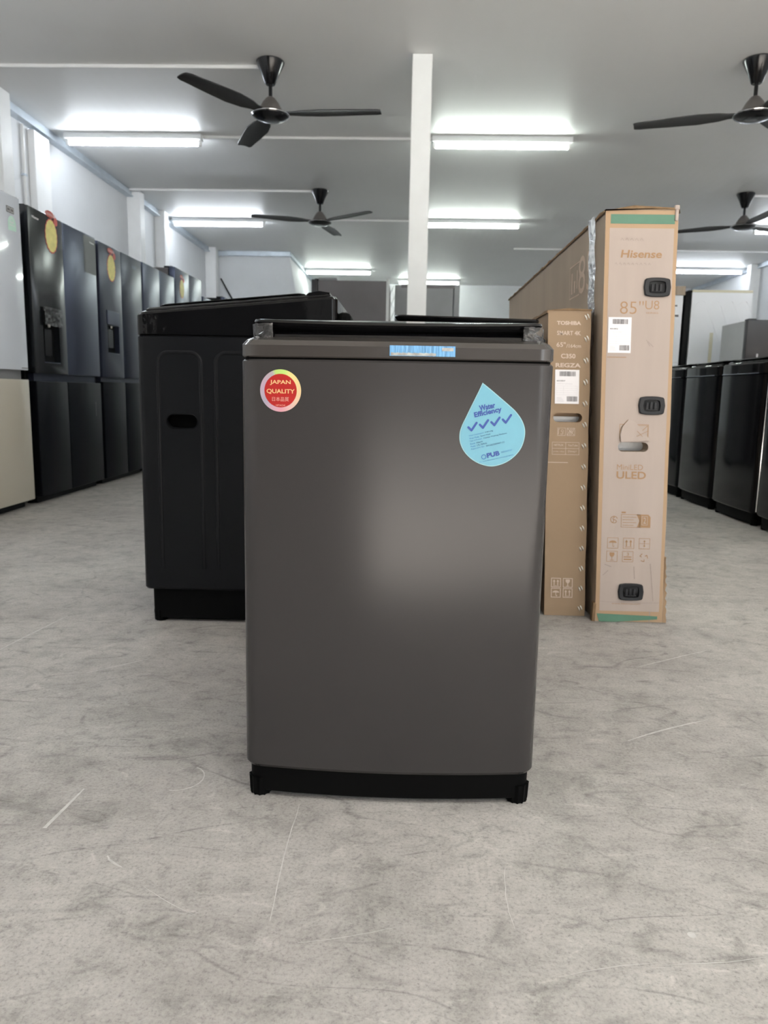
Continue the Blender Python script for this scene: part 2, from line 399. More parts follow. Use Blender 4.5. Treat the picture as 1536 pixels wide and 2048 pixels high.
# shopfront behind the viewer: lintel and two short returns, open in the middle
bm = bmesh.new(); add_box(bm, XL, XR, YF-0.15, YF, 2.75, ZC)
add_box(bm, XR-0.35, XR, YF-0.15, YF, 0, 2.75)
struct('wall_front', bm, 'wall', 0)
bm = bmesh.new(); n = 44      # unseen slatted screen, added to darken the left of the reflections
for k in range(n): add_box(bm, XL, -0.45, YF-0.10-0.012*(k % 2), YF-0.07-0.012*(k % 2), 0.001+2.749*k/n, 0.001+2.749*(k+1)/n)
struct('light_blocker', bm, 'blocker', 0)
bm = bmesh.new(); add_box(bm, -13, 15, -19.5, -19, -0.01, 7.0); struct('wall_street', bm, 'street', 0)   # unseen building across the road, added to cut sky glare
bm = bmesh.new(); add_box(bm, -14, 16, -22, YF-0.001, -0.14, -0.02); struct('ground', bm, 'ground', 0)
# boxed-in stair at the far left: sloping right side
bm = bmesh.new()
prof = [(XL, 0.0), (-1.50, 0.0), (-2.0, ZC-0.002), (XL, ZC-0.002)]
loft(bm, [[(x, 12.8, z) for x, z in prof], [(x, YB-0.001, z) for x, z in prof]])
struct('wall_alcove', bm, 'wall', 0)
# steel channels along the top of the walls
def channel(name, x0, x1, y0, y1, along):
    bm = bmesh.new()
    add_box(bm, x0, x1, y0, y1, ZC-0.075, ZC-0.001)
    if along == 'y':
        s = 1 if x0 < 0 else -1
        e = x1 if s > 0 else x0
        add_box(bm, min(e, e+s*0.02), max(e, e+s*0.02), y0, y1, ZC-0.075, ZC-0.062)
    return struct(name, bm, 'galv', 0)
channel('trim_1', XL+0.001, XL+0.06, -2.7, 12.79, 'y')
channel('trim_2', XL+0.001, -2.03, 12.73, 12.79, 'x')
channel('trim_3', -2.03, -1.97, 12.73, YB-0.01, 'y')
channel('trim_4', XR-0.05, XR-0.001, -2.7, YB-0.01, 'y')

def column(x0, x1, y0, y1, label, group=None, z1=ZC-0.002):
    bm = bmesh.new(); add_box(bm, x0, x1, y0, y1, 0.001, z1, bev=0.004, seg=1)
    o = obj('column', bm, 'column'); return tag(o, label, 'column', group)
column(-0.017, 0.118, 5.45, 5.585, 'white square column standing free in the middle of the showroom')
column(XL+0.001, -3.15, 6.02, 6.19, 'white wall column at the left edge of the photo above the pale fridge')
column(XL+0.001, -3.14, 9.02, 9.18, 'white wall column behind the pair of plain slate fridges')
column(XL+0.001, -3.16, 9.98, 10.15, 'white wall column rising behind the tallest fridge with a pale sticker')
column(XL+0.001, -3.12, 12.42, 12.58, 'white wall column in the far left corner before the stair wall')
column(5.74, 5.899, 13.3, 13.46, 'white wall column on the right wall behind the white fridge side')
bm = bmesh.new(); add_box(bm, XL+0.001, XL+0.06, 6.72, 7.0, 0.001, ZC-0.09, bev=0.004, seg=1)
tag(obj('wall_post', bm, 'column'), 'shallow white wall post beside the thin conduit on the left wall', 'post')
for y0, l in ((6.60, 'thin white vertical conduit on left wall next to shallow post'), (10.32, 'thin vertical conduit on left wall behind the stickered tall fridge')):
    t = thing('wall_conduit', l, 'conduit', (XL+0.018, y0, 0))
    bm = bmesh.new(); tube(bm, [(0, 0, 0.01), (0, 0, ZC-0.09)], 0.014, 10); obj('pipe', bm, 'galv' if y0 > 10 else 'white', t)
    for z in (2.45, 1.9): boxo('clamp', 'galv', t, -0.017, 0.017, -0.024, 0.024, z, z+0.018, bev=0.002)
bm = bmesh.new(); tube(bm, [(-3.10, 12.66, 2.5), (-3.0, 12.72, 2.3), (-2.86, 12.76, 2.05), (-2.80, 12.77, 1.8), (-2.8, 12.77, 0.02)], 0.012, 8)
tag(obj('hanging_cable', bm, 'f_side'), 'dark cable drooping down the far stair wall', 'cable')

def ceil_conduit(x0, x1, y, label):
    bm = bmesh.new(); add_box(bm, x0, x1, y-0.0125, y+0.0125, ZC-0.024, ZC-0.0005, bev=0.003, seg=1)
    tag(obj('ceiling_conduit', bm, 'white'), label, 'conduit', 'white cable trunking on the ceiling')
ceil_conduit(XL+0.06, -1.07, 5.66, 'white ceiling trunking leading in from the left to the nearest fan')
ceil_conduit(2.36, XR-0.06, 5.66, 'white ceiling trunking right of the fan at the right edge')
ceil_conduit(XL+0.06, -1.12, 8.95, 'white ceiling trunking leading to the smaller middle fan')
ceil_conduit(3.78, XR-0.06, 8.95, 'short white ceiling trunking right of the far right fan')
ceil_conduit(-1.90, 0.17, 7.14, 'white ceiling trunking between the two nearest ceiling lights')
ceil_conduit(-1.96, 0.20, 10.38, 'white ceiling trunking between the second pair of ceiling lights')
ceil_conduit(1.6, XR-0.06, 12.2, 'long white ceiling trunking beyond the far right fan')

def make_light():
    t = thing('ceiling_light', '', 'light')
    bm = bmesh.new(); add_box(bm, -0.62, 0.62, -0.048, 0.048, -0.050, -0.0005, bev=0.006); obj('batten', bm, 'batten', t)
    bm = bmesh.new(); lathe(bm, [(0.013, -0.585), (0.015, -0.58), (0.015, 0.58), (0.013, 0.585)], 16)
    bmesh.ops.rotate(bm, verts=bm.verts, cent=(0, 0, 0), matrix=Matrix.Rotation(PI/2, 3, 'Y'))
    bmesh.ops.translate(bm, verts=bm.verts, vec=(0, 0, -0.082)); obj('tube', bm, 'tube_cool', t)
    for s in (-1, 1):
        bm = bmesh.new(); add_box(bm, min(s*0.585, s*0.613), max(s*0.585, s*0.613), -0.014, 0.014, -0.099, -0.0505, bev=0.004); obj('lamp_holder', bm, 'white', t)
    return t
lights = [
 (-2.51, 7.11, 1, 'lit fluorescent batten at upper left, nearest on that side'),
 (0.785, 7.11, 0, 'lit fluorescent batten right of the free white column, nearest one'),
 (-2.57, 10.42, 1, 'lit fluorescent batten at left, second from the viewer'),
 (0.81, 10.33, 0, 'lit fluorescent batten right of the column, second from the viewer'),
 (5.12, 10.49, 1, 'lit fluorescent batten cut by the right edge behind the far fan'),
 (-1.33, 14.41, 0, 'lit fluorescent batten above the far dark fridge'),
 (5.18, 13.76, 1, 'lit fluorescent batten seen right of the tall pale carton'),
 (0.38, 15.55, 0, 'lit fluorescent batten closest to the back wall beyond the column'),
 (4.40, 7.11, 1, 'lit fluorescent batten out of frame to the right, next row back'),
 (-2.51, 3.4, 1, 'lit fluorescent batten above and left of the viewer'),
 (0.785, 3.4, 0, 'lit fluorescent batten overhead in line with the column'),
 (4.2, 3.4, 1, 'lit fluorescent batten above the right-hand washing machines'),
 (-2.51, -0.3, 1, 'lit fluorescent batten behind the viewer on the left'),
 (0.785, -0.3, 0, 'lit fluorescent batten behind the viewer in the middle'),
 (4.2, -0.3, 1, 'lit fluorescent batten behind the viewer on the right'),
]
lp = make_light()
for i, (x, y, cool, lab) in enumerate(lights):
    o = lp if i == 0 else copy_tree(lp)
    o.location = (x, y, ZC); o['label'] = lab; o['group'] = 'fluorescent ceiling lights'
    if not cool:
        for ch in o.children:
            if ch.name.startswith('tube'):
                me = ch.data.copy(); me.materials.clear(); me.materials.append(M['tube_green']); ch.data = me

def make_fan(label, loc, ang):
    t = thing('ceiling_fan', label, 'fan', loc, 0, 'black three-blade ceiling fans')
    bm = bmesh.new(); lathe(bm, [(0.03, -0.155), (0.036, -0.150), (0.062, -0.085), (0.095, -0.02), (0.098, -0.008), (0.092, -0.001)]); obj('canopy', bm, 'fan_black', t)
    bm = bmesh.new(); tube(bm, [(0, 0, -0.15), (0, 0, -0.245)], 0.013, 14); obj('down_rod', bm, 'fan_black', t)
    bm = bmesh.new(); lathe(bm, [(0.018, -0.232), (0.03, -0.240), (0.055, -0.270), (0.078, -0.310), (0.086, -0.335)]); obj('motor_cone', bm, 'fan_cone', t)
    bm = bmesh.new(); lathe(bm, [(0.085, -0.333), (0.118, -0.338), (0.130, -0.348), (0.126, -0.360), (0.095, -0.378), (0.05, -0.386), (0.012, -0.388)]); h = obj('motor_housing', bm, 'fan_black', t)
    bm = bmesh.new()
    loft(bm, [[((0.1305+0.003*math.cos(q))*math.cos(a), (0.1305+0.003*math.cos(q))*math.sin(a), -0.350+0.0035*math.sin(q)) for q in [2*PI*k/8 for k in range(8)]] for a in [2*PI*k/48 for k in range(49)]], False, False)
    obj('chrome_ring', bm, 'chrome', h)
    for k in range(3):
        a = R(ang + 120*k); ca, sa = math.cos(a), math.sin(a)
        def P(r, s, z): return (r*ca - s*sa, r*sa + s*ca, z)
        bm = bmesh.new(); rings = []
        for r, wd, tw in ((0.10, 0.034, 0.10), (0.16, 0.040, 0.14), (0.22, 0.062, 0.20), (0.35, 0.078, 0.22), (0.52, 0.070, 0.20), (0.66, 0.060, 0.17), (0.745, 0.056, 0.15), (0.775, 0.044, 0.14)):
            top = []; bot = []
            for j in range(7):
                s = (j/6-0.5)*2*wd; z = -0.342 + s*math.sin(tw*0.4) + 0.006*(1-(j/3-1)**2)
                top.append(P(r, s, z+0.0035)); bot.append(P(r, s, z-0.0035))
            rings.append(top+bot[::-1])
        loft(bm, rings); obj('blade', bm, 'fan_blade', t)
    return t
make_fan('black ceiling fan nearest on the left, left of the free column', (-1.0, 5.586, ZC), -4)
make_fan('black ceiling fan at the upper right edge, partly out of the photo', (2.3, 5.51, ZC), 160)
make_fan('smaller looking ceiling fan in the middle, farther back', (-1.04, 8.93, ZC), -40)
make_fan('black ceiling fan above the boxes at the right, farther back', (3.70, 8.88, ZC), 150)

# ------------------------------------------------------------------ top-loading washing machines
def outline(W, D, r, bow, inset=0.0, n=6, nf=14):
    W -= 2*inset; D2 = D/2-inset; r = max(0.004, r-inset*0.6); h = W/2-r
    pts = [(-h+2*h*i/nf, -D2-bow*(1-((-h+2*h*i/nf)/h)**2)) for i in range(nf+1)]
    for sx, sy, a0 in ((1, -1, -PI/2), (1, 1, 0), (-1, 1, PI/2), (-1, -1, PI)):
        for i in range(1 if (sx, sy) == (1, -1) else 0, n+1 if (sx, sy) != (-1, -1) else n):
            a = a0+PI/2*i/n
            pts.append((sx*h+r*math.cos(a), sy*(D2-r)+r*math.sin(a)))
    return pts

def washer(label, loc, rz, W, D, zb, zs, zt, slope, bow, m_body, m_frame, m_front=None, group=None, chamf=0.022, chz=0.017, base_in=0.006, r=0.03, lid_inset=0.02, lidz=0.006, lid_t=0.018, lid_slope=None, rear=0.03):
    t = thing('washing_machine', label, 'washing machine', loc, rz, group)
    yf = -D/2
    def ring(ins, z0, sl=0.0): return [(x, y, z0+sl*(y-yf)) for x, y in outline(W, D, r, bow, ins)]
    # plinth
    bm = bmesh.new(); loft(bm, [ring(base_in+0.006, 0.008), ring(base_in+0.001, 0.012), ring(base_in, zb-0.001)]); base = obj('base', bm, 'black_base', t, 20)
    for sx in (-1, 1):
        for sy in (-1, 1):
            bm = bmesh.new(); n = 36
            cx, cy = sx*(W/2-base_in-0.0185), sy*(D/2-base_in-0.0185)
            def rg(rr, z): return [(cx+(rr+(0.0012 if k % 3 == 0 else -0.0012))*math.cos(2*PI*k/n), cy+(rr+(0.0012 if k % 3 == 0 else -0.0012))*math.sin(2*PI*k/n), z) for k in range(n)]
            loft(bm, [rg(0.017, 0.0), rg(0.0185, 0.004), rg(0.020, 0.034)])
            obj('foot', bm, 'black_base', t)
    # cabinet
    bm = bmesh.new(); loft(bm, [ring(0.004, zb), ring(0.0, zb+0.006), ring(0.0, zs-0.003), ring(0.003, zs)]); cab = obj('cabinet', bm, m_body, t, 20)
    bm = bmesh.new(); loft(bm, [ring(0.004, zs), ring(0.004, zs+0.004)]); obj('seam', bm, 'slot', t)
    # top frame rising towards the back
    back = D
    bm = bmesh.new()
    loft(bm, [ring(0.002, zs+0.003), ring(0.0, zs+0.005), ring(0.0, zt, slope), ring(chamf*0.35, zt+chz*0.6, slope), ring(chamf, zt+chz, slope), ring(chamf+0.03, zt+chz+0.001, slope)])
    tf = obj('top_frame', bm, m_frame, t, 20)
    zd = zt+chz
    bm = bmesh.new(); loft(bm, [ring(chamf+0.002, zd-0.002, slope), ring(chamf+0.004, zd+0.004, slope), ring(chamf+0.012, zd+0.0085, slope)]); obj('deck', bm, 'black_gloss_wavy', t)
    # lid: thin dark glass slab over the front four fifths, raised console behind
    ls = slope if lid_slope is None else lid_slope
    ly0, ly1 = yf+lid_inset+0.006, D/2-D*0.17
    lw = W/2-lid_inset
    zl = zd+0.0085+lidz
    def lidring(ins, dz, k=1.0):
        pts = []
        rr = 0.028
        for sx, cy, a0 in ((1, ly0+rr, -PI/2), (1, ly1-rr, 0), (-1, ly1-rr, PI/2), (-1, ly0+rr, PI)):
            for i in range(7):
                a = a0+PI/2*i/6
                x = sx*(lw-rr)+(rr-ins)*math.cos(a); y = cy+(rr-ins)*math.sin(a)
                pts.append((x, y, zl+dz+ls*(y-ly0)+0.004*(x/lw)**2*k))
        for i in range(1, 8):
            x = -(lw-rr)+2*(lw-rr)*i/8; y = ly0+ins-bow*0.6*(1-(x/(lw-rr))**2)
            pts.append((x, y, zl+dz+ls*(y-ly0)+0.004*(x/lw)**2*k))
        return pts
    bm = bmesh.new(); loft(bm, [lidring(0.016, 0.0), lidring(0.004, lid_t*0.35), lidring(0.0, lid_t*0.75), lidring(0.002, lid_t*0.96), lidring(0.007, lid_t)])
    lid = obj('lid', bm, 'black_gloss', t)
    bm = bmesh.new(); loft(bm, [[(x*1.001, y, z) for x, y, z in lidring(0.0145, lid_t*0.03)], [(x*1.001, y, z) for x, y, z in lidring(0.0105, lid_t*0.12)]], False, False)
    obj('trim_line', bm, 'chrome', lid)
    # console at the back
    bm = bmesh.new(); yb = D/2-chamf-0.006
    lofty = [(ly1+0.006, 0.0), (ly1+0.014, rear*0.7), (yb-0.03, rear), (yb, rear*0.2)]
    secs = []
    for x in [-(W/2-chamf-0.012)+(W-2*chamf-0.024)*i/10 for i in range(11)]:
        k = 1-0.25*abs(x/(W/2))**6
        secs.append([(x, y, zd+0.008+slope*(y-yf)+dz*k) for y, dz in lofty] + [(x, y, zd+0.004+slope*(y-yf)) for y, dz in reversed(lofty)])
    loft(bm, secs); obj('control_panel', bm, 'black_gloss', t)
    return t, cab, tf, lid

# --- 1: the graphite machine in front
MW, MD, MYF, MXC = 0.500, 0.50, 1.203, -0.018
mm, mcab, mtop, mlid = washer('graphite top-loading washing machine standing alone in front with red and blue stickers', (MXC, MYF+MD/2, 0), 0,
    MW, MD, 0.057, 0.749, 0.771, 0.055, 0.013, 'body', 'body_top', chamf=0.020, chz=0.013, lid_inset=0.016, lidz=-0.001, lid_t=0.018, lid_slope=0.05, rear=0.004, base_in=0.007)
def msurf(u, v, e):
    h = MW/2-0.03; x = max(-h, min(h, u))
    return (u, -MD/2-0.013*(1-(x/h)**2)-e, v)
def arcpoly(pr, cu, cv, r, n, m=9):   # disc split in vertical slices so that it follows the bowed front
    for i in range(m):
        a0, a1 = -1+2*i/m, -1+2*(i+1)/m
        us = [a0+(a1-a0)*k/6 for k in range(7)]
        pr.poly([(cu+r*a, cv-r*math.sqrt(max(0, 1-a*a))) for a in us] + [(cu+r*a, cv+r*math.sqrt(max(0, 1-a*a))) for a in reversed(us) if abs(a) < 0.9999])
p = Print(msurf, 0.0008); p.ring(-0.183, 0.700, 0.0262, 0.0332, 72); st = p.done('round_sticker', 'holo', mm); st['label'] = 'round red sticker with a rainbow foil rim'
p = Print(msurf, 0.0008); arcpoly(p, -0.183, 0.700, 0.0263, 9); red = p.done('red_field', 'red', st)
p = Print(msurf, 0.0015)
p.text('JAPAN', -0.200, -0.1665, 0.7085, 0.7165, 0.02); p.text('QUALITY', -0.2055, -0.1600, 0.6945, 0.7025, 0.02); p.done('sticker_lettering', 'gold', st)
p = Print(msurf, 0.0015); p.text('日本品質', -0.1965, -0.1695, 0.6832, 0.6902); p.text('HITACHI', -0.1905, -0.1755, 0.6757, 0.6783, 0.01); p.done('sticker_lettering', 'pinkink', st)
# water drop
def droppts(s=1.0):
    pts = []; cx, cy = 0.155, 0.640
    raw = [(0.1352, 0.7180), (0.1485, 0.7080), (0.1630, 0.6965), (0.1780, 0.6845), (0.1900, 0.6740), (0.2000, 0.6610), (0.2055, 0.6470), (0.2055, 0.6320),
           (0.2010, 0.6170), (0.1925, 0.6050), (0.1810, 0.5955), (0.1680, 0.5895), (0.1550, 0.5868), (0.1420, 0.5885), (0.1290, 0.5935), (0.1175, 0.6015),
           (0.1080, 0.6125), (0.1025, 0.6255), (0.1018, 0.6390), (0.1050, 0.6510), (0.1110, 0.6645), (0.1175, 0.6790), (0.1240, 0.6930), (0.1300, 0.7060)]
    # Catmull-Rom between points except at the tip
    n = len(raw)
    for i in range(n):
        p0, p1, p2, p3 = raw[max(i-1, 0)], raw[i], raw[(i+1) % n], raw[(i+2) % n] if i+1 < n else raw[0]
        if i == 0: p0 = p1
        if i == n-1: p3 = p2
        for k in range(4):
            t_ = k/4
            q = [0.5*((2*p1[j])+(-p0[j]+p2[j])*t_+(2*p0[j]-5*p1[j]+4*p2[j]-p3[j])*t_**2+(-p0[j]+3*p1[j]-3*p2[j]+p3[j])*t_**3) for j in (0, 1)]
            pts.append((cx+(q[0]-cx)*s, cy+(q[1]-cy)*s))
    return pts
def drop(name, m, s, e, parent):
    bm = bmesh.new(); f = bm.faces.new([bm.verts.new((u, 0, v)) for u, v in droppts(s)])
    for k in range(1, 9):
        bmesh.ops.bisect_plane(bm, geom=bm.verts[:]+bm.edges[:]+bm.faces[:], plane_co=(0.10+k*0.0125, 0, 0), plane_no=(1, 0, 0))
    for v in bm.verts: v.co = Vector(msurf(v.co.x, v.co.z, e))
    me = bpy.data.meshes.new(name); bm.to_mesh(me); bm.free(); me.materials.append(M[m])
    o = bpy.data.objects.new(name, me); C.objects.link(o); o.parent = parent; return o
dp = drop('water_label', 'drop_edge', 1.0, 0.0008, mm); dp['label'] = 'pale blue water drop shaped efficiency label'
drop('label_face', 'drop', 0.972, 0.0012, dp)
RT = R(13.5)
p = Print(msurf, 0.0018)
p.text('Water', 0.1310, 0.1565, 0.6765, 0.6855, 0.035, rot=RT); p.text('Efficiency', 0.1235, 0.1675, 0.6665, 0.6770, 0.035, rot=RT)
p.done('label_title', 'navy', dp)
p = Print(msurf, 0.0018)
for k in range(4):
    cx, cy = 0.1215+0.0180*k, 0.6475+0.00435*k
    p.line([(cx-0.0062, cy+0.0008), (cx-0.0012, cy-0.0040), (cx+0.0065, cy+0.0080)], 0.0034, True)
p.done('tick_marks', 'navy', dp)
p = Print(msurf, 0.0018); q = Print(msurf, 0.0018)
lines = [('Water Consumption:', '4.50 L/kg', 0.024, 0.013), ('Wash Mode:', 'Speed Wash', 0.016, 0.016), ('Type of Product:', 'Clothes Washing Machines', 0.020, 0.038), ('Brand:', 'Hitachi', 0.008, 0.010), ('Model:', 'LTL-70MVG', 0.008, 0.016), ('Registration No.:', 'WM-2023/045940/T-CV', 0.022, 0.030)]
co, si = math.cos(RT), math.sin(RT)
for k, (a, b, wa, wb) in enumerate(lines):
    x0, y0 = 0.1165+0.0009*k, 0.6345-0.0042*k
    for s, off, wd, pr in ((a, 0, wa, q), (b, wa+0.002, wb, p)):
        cx, cy = x0+(off+wd/2)*co, y0+(off+wd/2)*si
        pr.text(s, cx-wd/2, cx+wd/2, cy-0.0013, cy+0.0013, 0.0, rot=RT)
p.done('small_print', 'txt_dark', dp)
q.text('SINGAPORE\'S NATIONAL WATER AGENCY', 0.1685, 0.1865, 0.6105, 0.6130, rot=RT)
q.text('For more information visit www.pub.gov.sg/wels', 0.1345, 0.1895, 0.5985, 0.6008, rot=RT)
q.ring(0.1415, 0.6020, 0.0028, 0.0040, 24); q.done('small_print', 'navy_s', dp)
p = Print(msurf, 0.0018); p.text('PUB', 0.1460, 0.1665, 0.6025, 0.6100, 0.045, rot=RT); p.done('agency_mark', 'navy', dp)
# bright strip of film on the front band
p = Print(msurf, 0.0012)
for i in range(12):
    u0, u1 = -0.011+0.102*i/12, -0.011+0.102*(i+1)/12
    p.poly([(u0, 0.7565), (u1, 0.7565), (u1, 0.7725), (u0, 0.7725)])
fs = p.done('band_strip', 'strip', mm); fs['label'] = 'light blue film strip on the front band'
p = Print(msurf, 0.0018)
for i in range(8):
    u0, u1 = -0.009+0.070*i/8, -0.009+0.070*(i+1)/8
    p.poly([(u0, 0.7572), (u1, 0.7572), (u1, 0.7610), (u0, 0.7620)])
p.rect(0.070, 0.088, 0.765, 0.770); p.done('film_glare', 'strip_w', fs)  # pale streaks painted on as glare of the film
# crinkled clear film over the corners of the lid
for sx in (-1, 1):
    bm = bmesh.new(); rows = []
    for i in range(15):
        a = -PI/2*1.1+PI/2*1.2*i/14
        rows.append([(sx*(MW/2-0.046+0.031*math.cos(a)+random.uniform(-.001, .001)), -MD/2+0.046+0.029*math.sin(a)+random.uniform(-.001, .001), 0.782+0.0048*j+random.uniform(-.001, .001)) for j in range(6)])
    vs = [[bm.verts.new(c) for c in r_] for r_ in rows]
    for a, b in zip(vs, vs[1:]):
        for j in range(5): bm.faces.new((a[j], b[j], b[j+1], a[j+1]))
    obj('clear_film', bm, 'film_clear', mlid, 12)

# --- 2: the dark machine behind, its side towards the viewer, front to the left
DW, DD = 0.55, 0.575
t2, c2, f2, l2 = washer('black top-loading washing machine seen side-on, behind and left of the graphite one', (-0.778+DD/2, 2.166+DW/2, 0), -PI/2,
    DW, DD, 0.105, 0.848, 0.905, 0.092, 0.012, 'dark_side', 'black_gloss_wavy', chamf=0.018, chz=0.012, base_in=0.020, r=0.022, lid_inset=0.045, lidz=-0.001, lid_t=0.011, rear=0.010)
# side facing the viewer (world -Y): with rz = -90 deg, local +X points to world -Y; local -Y points to world -X
def ssurf(u, v, e): return (DW/2+e, u, v)           # u runs front (-) to back (+)
U0 = -DD/2
def arch(name, u0, u1, v0, v1, parent, r=0.03, wd=0.007, hgt=0.0022):
    pts = [(u0, v0)] + [(u0+r-r*math.cos(a), v1-r+r*math.sin(a)) for a in [PI/2*i/8 for i in range(9)]] + [(u1-r+r*math.sin(a), v1-r+r*math.cos(a)) for a in [PI/2*i/8 for i in range(9)]] + [(u1, v0)]
    bm = bmesh.new(); rows = []
    for i, (u, v) in enumerate(pts):
        a = pts[max(i-1, 0)]; b = pts[min(i+1, len(pts)-1)]
        d = Vector((b[0]-a[0], b[1]-a[1])).normalized(); n = Vector((-d.y, d.x))
        rows.append([ssurf(u+n.x*s*wd, v+n.y*s*wd, -0.0015 if abs(s) > 0.9 else hgt*math.cos(s*PI/2)+0.0005) for s in (-1, -0.6, -0.2, 0.2, 0.6, 1)])
    loft(bm, rows, False, False, closed=False); return obj(name, bm, 'dark_side', parent)
arch('embossed_rib', U0+0.061, U0+0.185, 0.17, 0.803, t2)
arch('embossed_rib', U0+0.228, U0+0.352, 0.17, 0.803, t2)
arch('embossed_rib', U0+0.395, U0+0.519, 0.17, 0.803, t2)
# carrying recess
bmc = bmesh.new(); sp = stadium(U0+0.128, 0.607, 0.088, 0.038)
loft(bmc, [[(DW/2-0.03, u, v) for u, v in sp], [(DW/2+0.02, u, v) for u, v in sp]]); cut(c2, bmc)
bm = bmesh.new(); sp2 = stadium(U0+0.128, 0.607, 0.094, 0.044)
loft(bm, [[(DW/2+0.0, u, v) for u, v in sp2], [(DW/2+0.0022, u, v) for u, v in stadium(U0+0.128, 0.607, 0.091, 0.041)], [(DW/2-0.004, u, v) for u, v in sp]], False, False)
obj('carry_handle', bm, 'dark_side', t2)
bm = bmesh.new(); loft(bm, [[(DW/2-0.0295, u, v) for u, v in sp], [(DW/2-0.0285, u, v) for u, v in stadium(U0+0.128, 0.607, 0.086, 0.036)]]); obj('handle_pocket', bm, 'slot', t2)
# rear hose cover and small pale connector
boxo('hose_cover', 'black_base', t2, 0.10, 0.24, DD/2-0.002, DD/2+0.035, 0.80, 0.925, bev=0.012)
boxo('drain_connector', 'cream', t2, 0.14, 0.17, DD/2+0.033, DD/2+0.058, 0.888, 0.903, bev=0.003)

# --- 3: machine behind the front one, only its lid shows
t3, c3, f3, l3 = washer('black washing machine almost hidden behind the graphite one, only its lid showing', (0.130, 2.17+0.27, 0), PI/2,
    0.54, 0.52, 0.10, 0.800, 0.855, 0.015, 0.012, 'dark_side', 'black_gloss_wavy', chamf=0.018, chz=0.012, base_in=0.018, r=0.022, lid_inset=0.012, lidz=0.014, lid_t=0.018, lid_slope=0.02, rear=0.006)

# --- right-hand row
wd0, cw, fwm, lw0 = washer('', (1.92+0.29, 5.63, 0), -PI/2, 0.565, 0.58, 0.075, 0.838, 0.895, 0.045, 0.010, 'black_steel', 'black_gloss', chamf=0.02, chz=0.012, base_in=0.022, r=0.03, lid_inset=0.03, lidz=0.002, lid_t=0.012, rear=0.03)
bm = bmesh.new()
tube(bm, [(-0.282, -0.285, 0.09), (-0.282, -0.285, 0.835)], 0.004, 8)
strip_mesh = bm
bm = bmesh.new()
# long recessed window band on the top frame
tube(bm, [(-0.24, -0.3005, 0.842), (0.24, -0.3005, 0.842)], 0.0018, 6); obj('trim_strip', bm, 'f_slate', wd0)
row = [(5.05, 'glossy black washing machine beside the tall pale carton, second of the right row'), (4.45, 'glossy black washing machine with full front showing, third of the right row'),
       (3.84, 'glossy black washing machine cut off by the right edge of the photo')]
wd0['label'] = 'glossy black washing machine farthest in the right row, half behind the tall carton'; wd0['group'] = 'black washing machines in the right row'
for y, lab in row:
    o = copy_tree(wd0); o.location = (2.21, y, 0); o['label'] = lab
obj('corner_glint', strip_mesh, 'chrome', o)  # bright strip standing in for a reflection along the corner
for y, lab in ((5.63, 'black washing machine in the rear right row, farthest, behind the front one'), (5.05, 'black washing machine in the rear right row, middle of three'), (4.45, 'black washing machine in the rear right row, nearest of three')):
    o = copy_tree(wd0); o.location = (2.90, y, 0); o['label'] = lab; o['group'] = 'black washing machines in the rear right row'

# ------------------------------------------------------------------ fridges
def fridge(label, loc, rz, w_, d_, h_, split, gap=0.045, upm='f_slate', lowm='f_low', sidem='f_side', ucols=2, lcols=2, useam=None, lseam=None, group=None, disp=None, name='fridge', recess='f_dark'):
    t = thing(name, label, 'fridge', loc, rz, group)
    boxo('cabinet', sidem, t, 0.0, w_, 0.066, d_, 0.035, h_-0.008, bev=0.004)
    boxo('kick_plate', 'f_side', t, 0.03, w_-0.03, 0.05, 0.09, 0.004, 0.05)
    for x in (0.05, w_-0.05):
        for y in (0.10, d_-0.06):
            bm = bmesh.new(); lathe(bm, [(0.018, 0.0), (0.02, 0.005), (0.012, 0.012), (0.012, 0.04)], 14, x, y); obj('foot', bm, 'black_base', t)
    g = 0.003; doors = []
    def row_(z0, z1, cols, seam, m, nm):
        xs = [0, w_] if cols == 1 else [0, seam if seam else w_/2, w_]
        for a, b in zip(xs, xs[1:]):
            bm = bmesh.new(); add_box(bm, a+(g if a > 0 else 0), b-(g if b < w_ else 0), 0.0, 0.058, z0, z1, bev=0.006, seg=3)
            doors.append(obj(nm, bm, m, t, 20))
    if split:
        row_(split+gap/2, h_, ucols, useam, upm, 'upper_door'); row_(0.045, split-gap/2, lcols, lseam, lowm, 'lower_door')
        boxo('handle_recess', recess, t, 0.03, w_-0.03, 0.030, 0.064, split-gap/2-0.012, split+gap/2+0.012)
    else: row_(0.045, h_, ucols, useam, upm, 'door')
    for x in (0.02, w_-0.09):
        boxo('hinge_cover', 'f_side', t, x, x+0.07, 0.03, 0.11, h_-0.008, h_+0.010, bev=0.004)
    if disp:
        x0, x1, z0, z1, zp = disp
        dd = doors[0]
        bmc = bmesh.new(); add_box(bmc, x0, x1, -0.02, 0.040, z0, zp); cut(dd, bmc)
        pnl = boxo('dispenser_panel', 'black_gloss_wavy', dd, x0-0.004, x1+0.004, -0.006, 0.006, zp, z1, bev=0.002)
        pk = boxo('dispenser_recess', 'f_side', dd, x0+0.001, x1-0.001, 0.036, 0.0395, z0+0.001, zp-0.001)
        boxo('dispenser_paddle', 'f_black', dd, x0+(x1-x0)*0.28, x0+(x1-x0)*0.72, 0.020, 0.030, z0+0.04, zp-0.03, bev=0.004)
        bm = bmesh.new(); lathe(bm, [(0.010, zp-0.022), (0.014, zp-0.004)], 12, (x0+x1)/2, 0.018); obj('dispenser_nozzle', bm, 'chrome', dd)
        boxo('drip_tray', 'f_slate', dd, x0+0.002, x1-0.002, 0.0, 0.036, z0+0.0005, z0+0.006, bev=0.001)
    return t, doors
def fs_(u, v, e): return (u, -e, v)
